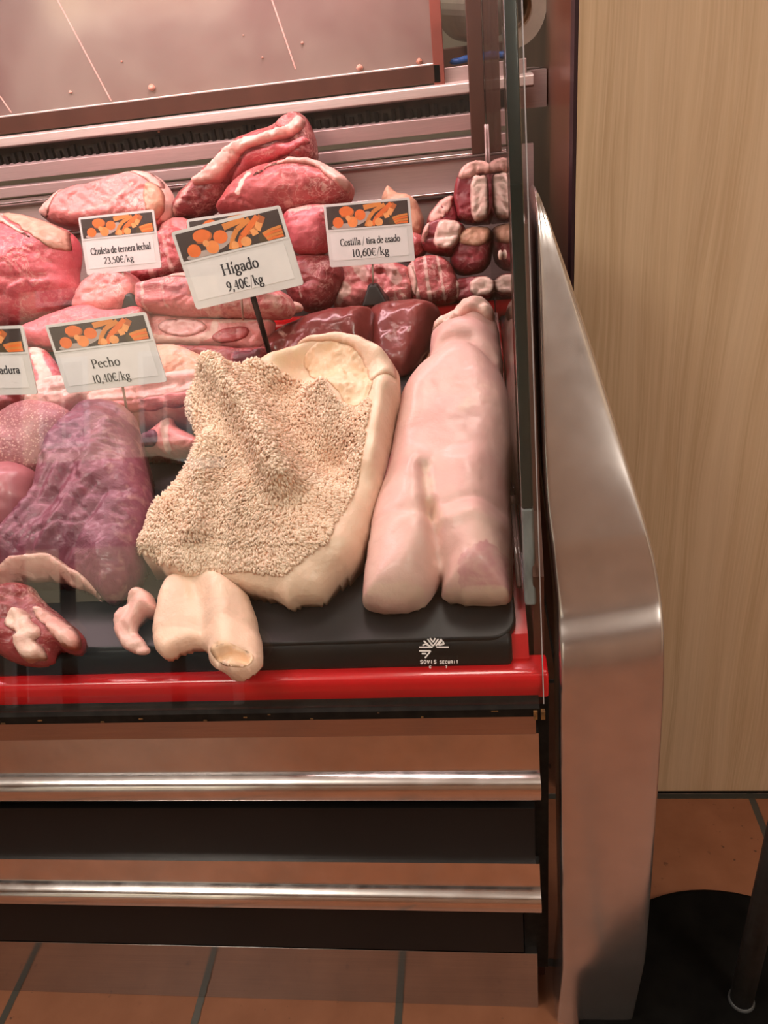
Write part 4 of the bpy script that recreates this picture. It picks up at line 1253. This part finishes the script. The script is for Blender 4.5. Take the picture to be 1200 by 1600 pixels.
G = {
    'C': (.64, [arc(.36, .33, .31, .34, 48, 312, 20), ('s', [(.575, .66), (.575, .46)]), ('s', [(.57, .2), (.57, .07)])]),
    'h': (.54, [[(.12, 0), (.12, .72)], [(.12, .3)] + arc(.27, .28, .14, .16, 150, 0) + [(.41, 0)], srf(.12, 0), srf(.41, 0), flag(.12, .72)]),
    'u': (.54, [[(.11, .44), (.11, .15)] + arc(.25, .15, .14, .15, 180, 330) + [(.40, .12)], [(.41, .44), (.41, .02)], flag(.11, .44), flag(.41, .44), ('s', [(.41, .02), (.5, .03)])]),
    'l': (.27, [[(.13, 0), (.13, .72)], srf(.13, 0), flag(.13, .72)]),
    'e': (.45, [[(.07, .26), (.38, .27)] + arc(.225, .26, .155, .185, 5, 180) + arc(.235, .2, .165, .2, 180, 318)]),
    't': (.33, [[(.15, .58), (.15, .1)] + arc(.23, .09, .08, .085, 180, 320, 6), ('s', [(.03, .43), (.3, .43)])]),
    'a': (.45, [arc(.19, .32, .13, .12, 160, 0, 8) + [(.32, .06)] + [(.36, .01), (.43, .03)], arc(.18, .13, .12, .125, 70, 330, 12) + [(.32, .12)], ('s', [(.18, .25), (.32, .28)])]),
    'd': (.52, [arc(.22, .215, .16, .215, 45, 330, 16) + [(.38, .08)], [(.40, .72), (.40, .02)], flag(.40, .72), ('s', [(.40, .02), (.49, .03)])]),
    'r': (.36, [[(.12, 0), (.12, .43)], [(.12, .3), (.2, .41), (.27, .43), (.32, .39)], srf(.12, 0), flag(.12, .44)]),
    'n': (.54, [[(.12, 0), (.12, .43)], [(.12, .3)] + arc(.27, .28, .14, .155, 150, 0) + [(.41, 0)], srf(.12, 0), srf(.41, 0), flag(.12, .44)]),
    'c': (.42, [arc(.23, .215, .17, .215, 40, 318, 16)]),
    'H': (.78, [[(.15, 0), (.15, .67)], [(.62, 0), (.62, .67)], ('s', [(.15, .34), (.62, .34)]), srf(.15, 0, .1), srf(.62, 0, .1), srf(.15, .67, .1), srf(.62, .67, .1)]),
    'í': (.28, [[(.13, 0), (.13, .43)], srf(.13, 0), flag(.13, .44), [(.12, .55), (.22, .7)]]),
    'i': (.27, [[(.13, 0), (.13, .43)], srf(.13, 0), flag(.13, .44), [(.13, .57), (.13, .64)]]),
    'g': (.48, [arc(.22, .28, .14, .16, 0, 360, 16), ('s', [(.32, .38), (.46, .42)]), [(.14, .15), (.1, .08), (.16, .03)] + [(.34, .0), (.40, -.07)] + arc(.22, -.1, .18, .11, 0, -300, 12) + [(.14, .0)]]),
    'o': (.5, [arc(.25, .215, .185, .215, 0, 360, 20)]),
    'P': (.56, [[(.15, 0), (.15, .67)], [(.15, .66), (.30, .67)] + arc(.30, .5, .19, .17, 90, -90, 10) + [(.15, .32)], srf(.15, 0, .1), srf(.12, .67, .07)]),
    's': (.38, [[(.31, .34), (.3, .38)] + arc(.19, .33, .11, .11, 40, 200, 8) + [(.2, .23), (.29, .17)] + arc(.18, .11, .12, .11, 10, -150, 8), ('s', [(.32, .42), (.32, .31)]), ('s', [(.06, .14), (.06, .02)])]),
    'm': (.82, [[(.12, 0), (.12, .43)], [(.12, .3)] + arc(.27, .28, .13, .155, 150, 0) + [(.40, 0)], [(.40, .3)] + arc(.55, .28, .13, .155, 150, 0) + [(.68, 0)], srf(.12, 0), srf(.40, 0), srf(.68, 0), flag(.12, .44)]),
    '0': (.48, [arc(.24, .33, .17, .34, 0, 360, 20)]),
    '1': (.42, [[(.22, 0), (.22, .67)], srf(.22, 0, .1), flag(.22, .67)]),
    '2': (.48, [arc(.23, .5, .15, .17, 170, -20, 10) + [(.3, .3), (.07, .03)], [(.07, .03), (.41, .03)]]),
    '3': (.48, [arc(.21, .51, .14, .155, 150, -80, 10), arc(.21, .19, .17, .2, 80, -150, 12)]),
    '4': (.5, [[(.33, 0), (.33, .67)], ('s', [(.33, .66), (.05, .22)]), ('s', [(.05, .21), (.45, .21)])]),
    '5': (.48, [[(.14, .65), (.39, .65)], [(.14, .65), (.11, .38)] + arc(.21, .2, .18, .2, 110, -140, 12)]),
    '6': (.48, [[(.38, .67), (.2, .55), (.09, .35), (.08, .2)], arc(.25, .2, .17, .2, 0, 360, 16)]),
    '9': (.48, [arc(.23, .46, .16, .2, 0, 360, 16), [(.39, .47), (.38, .28), (.27, .1), (.1, .0)]]),
    ',': (.24, [[(.12, .07), (.13, .0), (.07, -.12)]]),
    '€': (.56, [arc(.33, .33, .24, .34, 50, 310, 18), ('s', [(.02, .39), (.42, .39)]), ('s', [(.02, .28), (.40, .28)])]),
    '/': (.36, [('s', [(.03, -.12), (.34, .74)])]),
    'k': (.52, [[(.12, 0), (.12, .72)], ('s', [(.13, .2), (.40, .43)]), [(.22, .27), (.44, 0)], srf(.12, 0), srf(.43, 0), flag(.12, .72), srf(.38, .43, .07)]),
    ' ': (.22, []),
}


def text_width(t):
    return sum(G[c][0] for c in t)


def text_quads(t, x0, y0, size, xs=1.0, bold=1.0):
    """quads in tag space (x right, y up), size = em height"""
    out = []
    for ch in t:
        adv, strokes = G[ch]
        for st in strokes:
            thin = False
            if isinstance(st, tuple):
                thin, st = True, st[1]
            P = [(x0 + x * size * xs, y0 + y * size) for x, y in st]
            for p, q in zip(P[:-1], P[1:]):
                dx, dy = q[0] - p[0], q[1] - p[1]
                L = math.hypot(dx, dy) + 1e-12
                w = size * (.034 if thin else .034 + .058 * abs(dy) / L) * bold
                e = .012 * size
                ux, uy = dx / L * e, dy / L * e
                nx, ny = -dy / L * w / 2, dx / L * w / 2
                out.append([(p[0] - ux + nx, p[1] - uy + ny), (q[0] + ux + nx, q[1] + uy + ny), (q[0] + ux - nx, q[1] + uy - ny), (p[0] - ux - nx, p[1] - uy - ny)])
        x0 += adv * size * xs
    return out


pic_cols = [(.05, .03, .025), (.80, .17, .03), (.70, .24, .05), (.86, .27, .07), (.50, .13, .03), (.45, .36, .32), (.08, .05, .02), (.85, .36, .12)]
PICM = [plain('printed_colour_%s' % 'abcdefgh'[i], c, .4, 0, .05, 60) for i, c in enumerate(pic_cols)]


def price_tag(TL, TR, BL, y, tilt, lines, label, split=.36, stem=None, stem_r=.0022, stem_mat='stem_white', foot=None, band=True, card=True):
    """a printed plastic price tag: TL/TR/BL are the photo corners of the plate, y its depth"""
    t = math.radians(tilt)
    n = np.array([0, -math.sin(t), math.cos(t)])
    P = hit((TR[0] + BL[0]) / 2, (TR[1] + BL[1]) / 2, 1, y)
    a, b, c = (hitp(p[0], p[1], P, n) for p in (TL, TR, BL))
    U, V = b - a, c - a
    w, h = np.linalg.norm(U), np.linalg.norm(V)
    e = empty('price_tag', tuple(stem[-1] if stem is not None and not isinstance(stem[-1][0], int) else c))
    tag(e, label, 'price tag', 'price tags among the meat')

    def pt(x, yy, z):          # x, yy in metres from the top left
        return a + U * (x / w) + V * (yy / h) + n * z

    def rounded(x0, y0, x1, y1, r, z0, z1):
        q = []
        for cx, cy_, a0 in ((x1 - r, y0 + r, -90), (x1 - r, y1 - r, 0), (x0 + r, y1 - r, 90), (x0 + r, y0 + r, 180)):
            for k in range(5):
                an = math.radians(a0 + 90 * k / 4)
                q.append((cx + r * math.cos(an), cy_ + r * math.sin(an)))
        m_ = len(q)
        mb = MB()
        return mb.add([pt(x, yy, z0) for x, yy in q] + [pt(x, yy, z1) for x, yy in q],
                      [tuple(range(m_)), tuple(range(m_, 2 * m_))[::-1]] + [(i, m_ + i, m_ + (i + 1) % m_, (i + 1) % m_) for i in range(m_)])
    b0 = w * .028
    rounded(0, 0, w, h, w * .025, -.0028, 0).build('plate', M['tag_white'], e)
    pb = h * split
    # printed picture band: sliced sausage and peppers
    v, f, mi = [], [], []

    def poly(q, z, ci):
        i = len(v)
        v.extend(pt(x, yy, z) for x, yy in q)
        f.append(tuple(range(i, i + len(q))))
        mi.append(ci)
    x0, y0, x1, y1 = b0, b0, w - b0, pb
    Wd, Hd = x1 - x0, y1 - y0

    def clip(q):
        return [(min(max(x, 0), 1), min(max(yy, 0), 1)) for x, yy in q]

    def blob(cx, cy_, rx, ry, ci, z, rot=0):
        poly([(x0 + x * Wd, y0 + yy * Hd) for x, yy in clip(oval(cx, cy_, rx, ry, rot, 18))], z, ci)

    def band_(pts, w0, ci, z):
        for i in range(len(pts) - 1):
            (ax, ay), (bx, by) = pts[i], pts[i + 1]
            d = np.array([bx - ax, (by - ay) * Hd / Wd])
            d /= np.linalg.norm(d) + 1e-9
            nx, ny = -d[1] * w0, d[0] * w0 * Wd / Hd
            poly([(x0 + x * Wd, y0 + yy * Hd) for x, yy in clip([(ax + nx, ay + ny), (bx + nx, by + ny), (bx - nx, by - ny), (ax - nx, ay - ny)])], z, ci)
    Z = .00025
    poly([(x0, y0), (x1, y0), (x1, y1), (x0, y1)], Z, 0)
    blob(.24, .30, .10, .24, 4, Z * 1.3)
    blob(.10, .36, .08, .28, 0, Z * 1.6)
    blob(.42, .62, .09, .30, 5, Z * 1.3, .3)
    blob(.20, .92, .16, .14, 5, Z * 1.35)
    blob(.24, .26, .085, .22, 1, Z * 1.7)
    blob(.13, .72, .065, .24, 1, Z * 2.0)
    blob(.31, .74, .062, .24, 3, Z * 2.1)
    blob(.41, .46, .068, .24, 1, Z * 2.0)
    blob(.26, .56, .03, .12, 7, Z * 2.3)
    band_([(.46, .16), (.58, .08), (.68, .02)], .03, 2, Z * 1.7)
    band_([(.47, .98), (.52, .6), (.58, .35), (.72, .10)], .022, 2, Z * 1.8)
    band_([(.55, .98), (.61, .62), (.70, .36), (.80, .06)], .026, 1, Z * 2.0)
    band_([(.66, .50), (.78, .42), (.84, .10)], .034, 4, Z * 1.9)
    band_([(.70, .60), (.76, .55), (.80, .30)], .03, 7, Z * 2.2)
    blob(.52, .88, .035, .16, 7, Z * 2.3)
    blob(.63, .84, .05, .18, 7, Z * 2.3)
    for k in range(4):
        band_([(.80 + .01 * k, .72 + .09 * k), (.88, .64 + .1 * k), (.985, .60 + .11 * k)], .012, 1 if k % 2 else 2, Z * (2.1 + .1 * k))
    blob(.80, .86, .05, .2, 6, Z * 1.6)
    link('picture', v, f, None, e, mats=PICM, midx=mi)
    if card:
        rounded(b0 * 1.6, pb + h * .07, w - b0 * 2.2, h * .90, w * .004, -.0002, .0004).build('price_card', M['tag_card'], e)
    if band:
        rounded(b0 * .4, pb + h * .012, w - b0 * .4, pb + h * .03, w * .003, 0, .0005).build('card_slot', M['tag_white'], e)
    tm = MB()
    for txt, cx, yb, size, wf in lines:
        sz = size * h
        xs = wf * w / (text_width(txt) * sz)
        tw = wf * w
        for q in text_quads(txt, cx * w - tw / 2, -yb * h, sz, xs, 1.25):
            tm.add([pt(x, -yy, .0007) for x, yy in q], [(0, 1, 2, 3)])
    if tm.v:
        tm.build('lettering', M['ink'], e)
    if stem is not None:
        MB().tube([pt(stem[0][0] * w, h * stem[0][1], -.0045), stem[1]], stem_r, 8).build('stem', M[stem_mat], e, smooth=True)
    if foot is not None:
        c0 = stem[1]
        r, hh = foot
        mb = MB()
        mb.add([c0 + np.array(q) for q in ((-r, -r * .8, -hh), (r * 1.15, -r * .8, -hh), (r * 1.15, r, -hh), (-r, r, -hh), (-r * .35, -r * .3, .004), (r * .35, -r * .3, .004), (r * .35, r * .4, .004), (-r * .35, r * .4, .004))],
               [(0, 3, 2, 1), (4, 5, 6, 7), (0, 1, 5, 4), (1, 2, 6, 5), (2, 3, 7, 6), (3, 0, 4, 7)])
        mb.build('foot', M['stem_black'], e, bevel=.004)
    return e


price_tag((122, 340), (240, 327), (136, 430), 1.30, 72, [('Chuleta de ternera lechal', .50, .66, .165, .80), ('23,50€/kg', .455, .835, .16, .40)],
          'price tag for veal chop at 23,50 reading Chuleta de ternera lechal', .37, (( .46, .97), hit(201, 462, 1, 1.27)), .0016, 'stem_white', (.016, .022))
price_tag((505, 320), (640, 308), (516, 418), 1.33, 74, [('Costilla / tira de asado', .50, .67, .155, .70), ('10,60€/kg', .49, .86, .175, .44)],
          'price tag for rib strip at 10,60 reading Costilla / tira de asado', .40, ((.50, .97), hit(583, 447, 1, 1.335)), .0016, 'stem_white', (.022, .03))
price_tag((291, 343), (432, 322), (305, 452), 1.20, 72, [], 'price tag almost hidden behind the leaning liver tag', .37, ((.5, .97), hit(380, 500, 1, 1.20)), .0018, 'stem_white')
price_tag((267, 363), (437, 320), (307, 484), 1.09, 72, [('Hígado', .50, .665, .20, .34), ('9,40€/kg', .50, .87, .175, .335)],
          'leaning price tag for liver at 9,40 reading Hígado on a black stem', .385, ((.525, .97), hit(424, 562, 1, 1.17)), .0042, 'stem_black')
price_tag((70, 508), (227, 487), (105, 615), 1.00, 68, [('Pecho', .47, .69, .18, .285), ('10,40€/kg', .48, .90, .165, .38)],
          'price tag for breast at 10,40 reading Pecho in front of the brisket', .38, ((.55, .97), hit(200, 652, 1, 1.03)), .0020, 'stem_white')
price_tag((-130, 514), (35, 508), (-105, 620), .99, 68, [('madura', .757, .69, .165, .26)], 'price tag cut off at the left edge ending in the letters adura', .38,
          ((.5, .97), hit(-40, 660, 1, 1.02)), .0020, 'stem_white')

# ================================================================== BEHIND AND BESIDE THE CASE
shelf = tag(MB().box((-1.9, 1.655, 1.20), (.158, 1.95, 1.262)).build('rear_worktop', M['steel_wall']), 'steel worktop ledge behind the display case', 'worktop')
pr = empty('paper_roll', (.08, 1.72, 1.262))
tag(pr, 'large roll of brown wrapping paper lying behind the corner post', 'paper roll')


def roll_lathe(prof, p0, p1):
    p0, p1 = np.array(p0), np.array(p1)
    L = np.linalg.norm(p1 - p0)
    d = (p1 - p0) / L
    sx = np.cross(d, [0, 0, 1])
    sx /= np.linalg.norm(sx)
    up = np.cross(sx, d)
    mb = MB().lathe(prof, (0, 0, 0), 40)
    mb.v = [tuple(p0 + sx * x + up * y + d * z) for x, y, z in mb.v]
    return mb


RA, RB = hit(803, 12, 1, 1.665), hit(728, 8, 1, 1.90)
RL = np.linalg.norm(RB - RA)
roll_lathe([(.034, 0), (.064, 0), (.064, RL), (.034, RL)], RA, RB).build('paper', M['paper'], pr)
roll_lathe([(.0345, -.0006), (.0345, .004), (.029, .004), (.029, RL), (.0345, RL), (.0345, -.0006)][:4] + [(.029, RL)], RA, RB).build('core', M['cardboard'], pr)
bc = Meat('blue_cloth', M['blue'], [(696, 99), (720, 93), (740, 86), (762, 84), (800, 84), (806, 88), (770, 92), (738, 94), (716, 100)], y=1.64, tilt=20, thick=.008, ref=(716, 100), res=.003, namp=.002,
          label='folded blue cloth under the wrapping paper roll', cat='cloth')
bx = tag(MB().box((-.048, 1.78, 1.263), (.035, 1.84, 1.315)).build('cardboard_box', plain('brown_card', (.20, .09, .05), .6), bevel=.003), 'small brown box standing behind the blue cloth', 'box')

# black post on a round base, on the tiles at the right
bp = empty('floor_post', (.354, .669, 0))
tag(bp, 'dark metal post standing on a wide round black base', 'post')
MB().lathe([(.0001, 0), (.243, 0), (.243, .016), (.236, .020), (.04, .022), (.0001, .022)], (.3506, .6105, 0), 64).build('base', M['base'], bp)
MB().tube([(.354, .669, .018), (.354, .669, .9), (.354, .669, .908), (.354, .669, .912)], [.0165, .0165, .013, .004], 18).build('pole', M['post'], bp, smooth=True)
MB().lathe([(.0001, .020), (.019, .020), (.019, .024), (.0165, .027), (.0001, .028)], (.354, .669, 0), 24).build('collar', M['post'], bp, smooth=True)

# ================================================================== ACROSS THE SHOP AND THE STREET (seen mirrored in the glass)
bd_ = empty('street_building', (-4, -12, 0))
tag(bd_, 'pale street building across the road, mirrored in the glass', 'building')
MB().box((-12, -12.6, 0), (8, -12, 9)).build('facade', M['facade'], bd_)
for i, x in enumerate((-8.2, -6.2, -4.2, -2.2, -.2, 1.8)):
    for z in (2.9, 5.6):
        w = MB().box((x, -12, z), (x + 1.0, -11.94, z + 1.7)).build('window_frame', M['white_frame'], bd_)
        MB().box((x + .1, -11.95, z + .1), (x + .46, -11.93, z + 1.6)).box((x + .54, -11.95, z + .1), (x + .9, -11.93, z + 1.6)).build('pane', M['pane'], w)
MB().hexa([(-9, -12, 2.5), (-1.4, -12, 2.5), (-1.4, -11.0, 2.25), (-9, -11.0, 2.25), (-9, -12, 2.56), (-1.4, -12, 2.56), (-1.4, -11.0, 2.31), (-9, -11.0, 2.31)]).build('awning', M['white_frame'], bd_)
nt1 = tag(MB().box((-.95, -2.6, 1.55), (-.74, -2.596, 1.88)).build('wall_notice', M['tag_card']), 'white paper notice on the opposite brown wall', 'notice', 'notices on the opposite wall')
tag(MB().box((-.70, -2.6, 1.60), (-.52, -2.596, 1.90)).build('wall_notice', M['fat_pale']), 'cream paper notice on the opposite brown wall', 'notice', 'notices on the opposite wall')
ct = empty('high_counter', (-1.95, -2.3, 0))
tag(ct, 'tan wooden counter across the shop, mirrored in the glass', 'counter')
MB().box((-2.35, -2.5, 1.16), (-1.58, -2.1, 1.33)).build('top', M['oak'], ct)
for x_ in (-2.3, -1.68):
    MB().box((x_, -2.45, 0), (x_ + .06, -2.39, 1.16)).build('leg', M['brown'], ct)
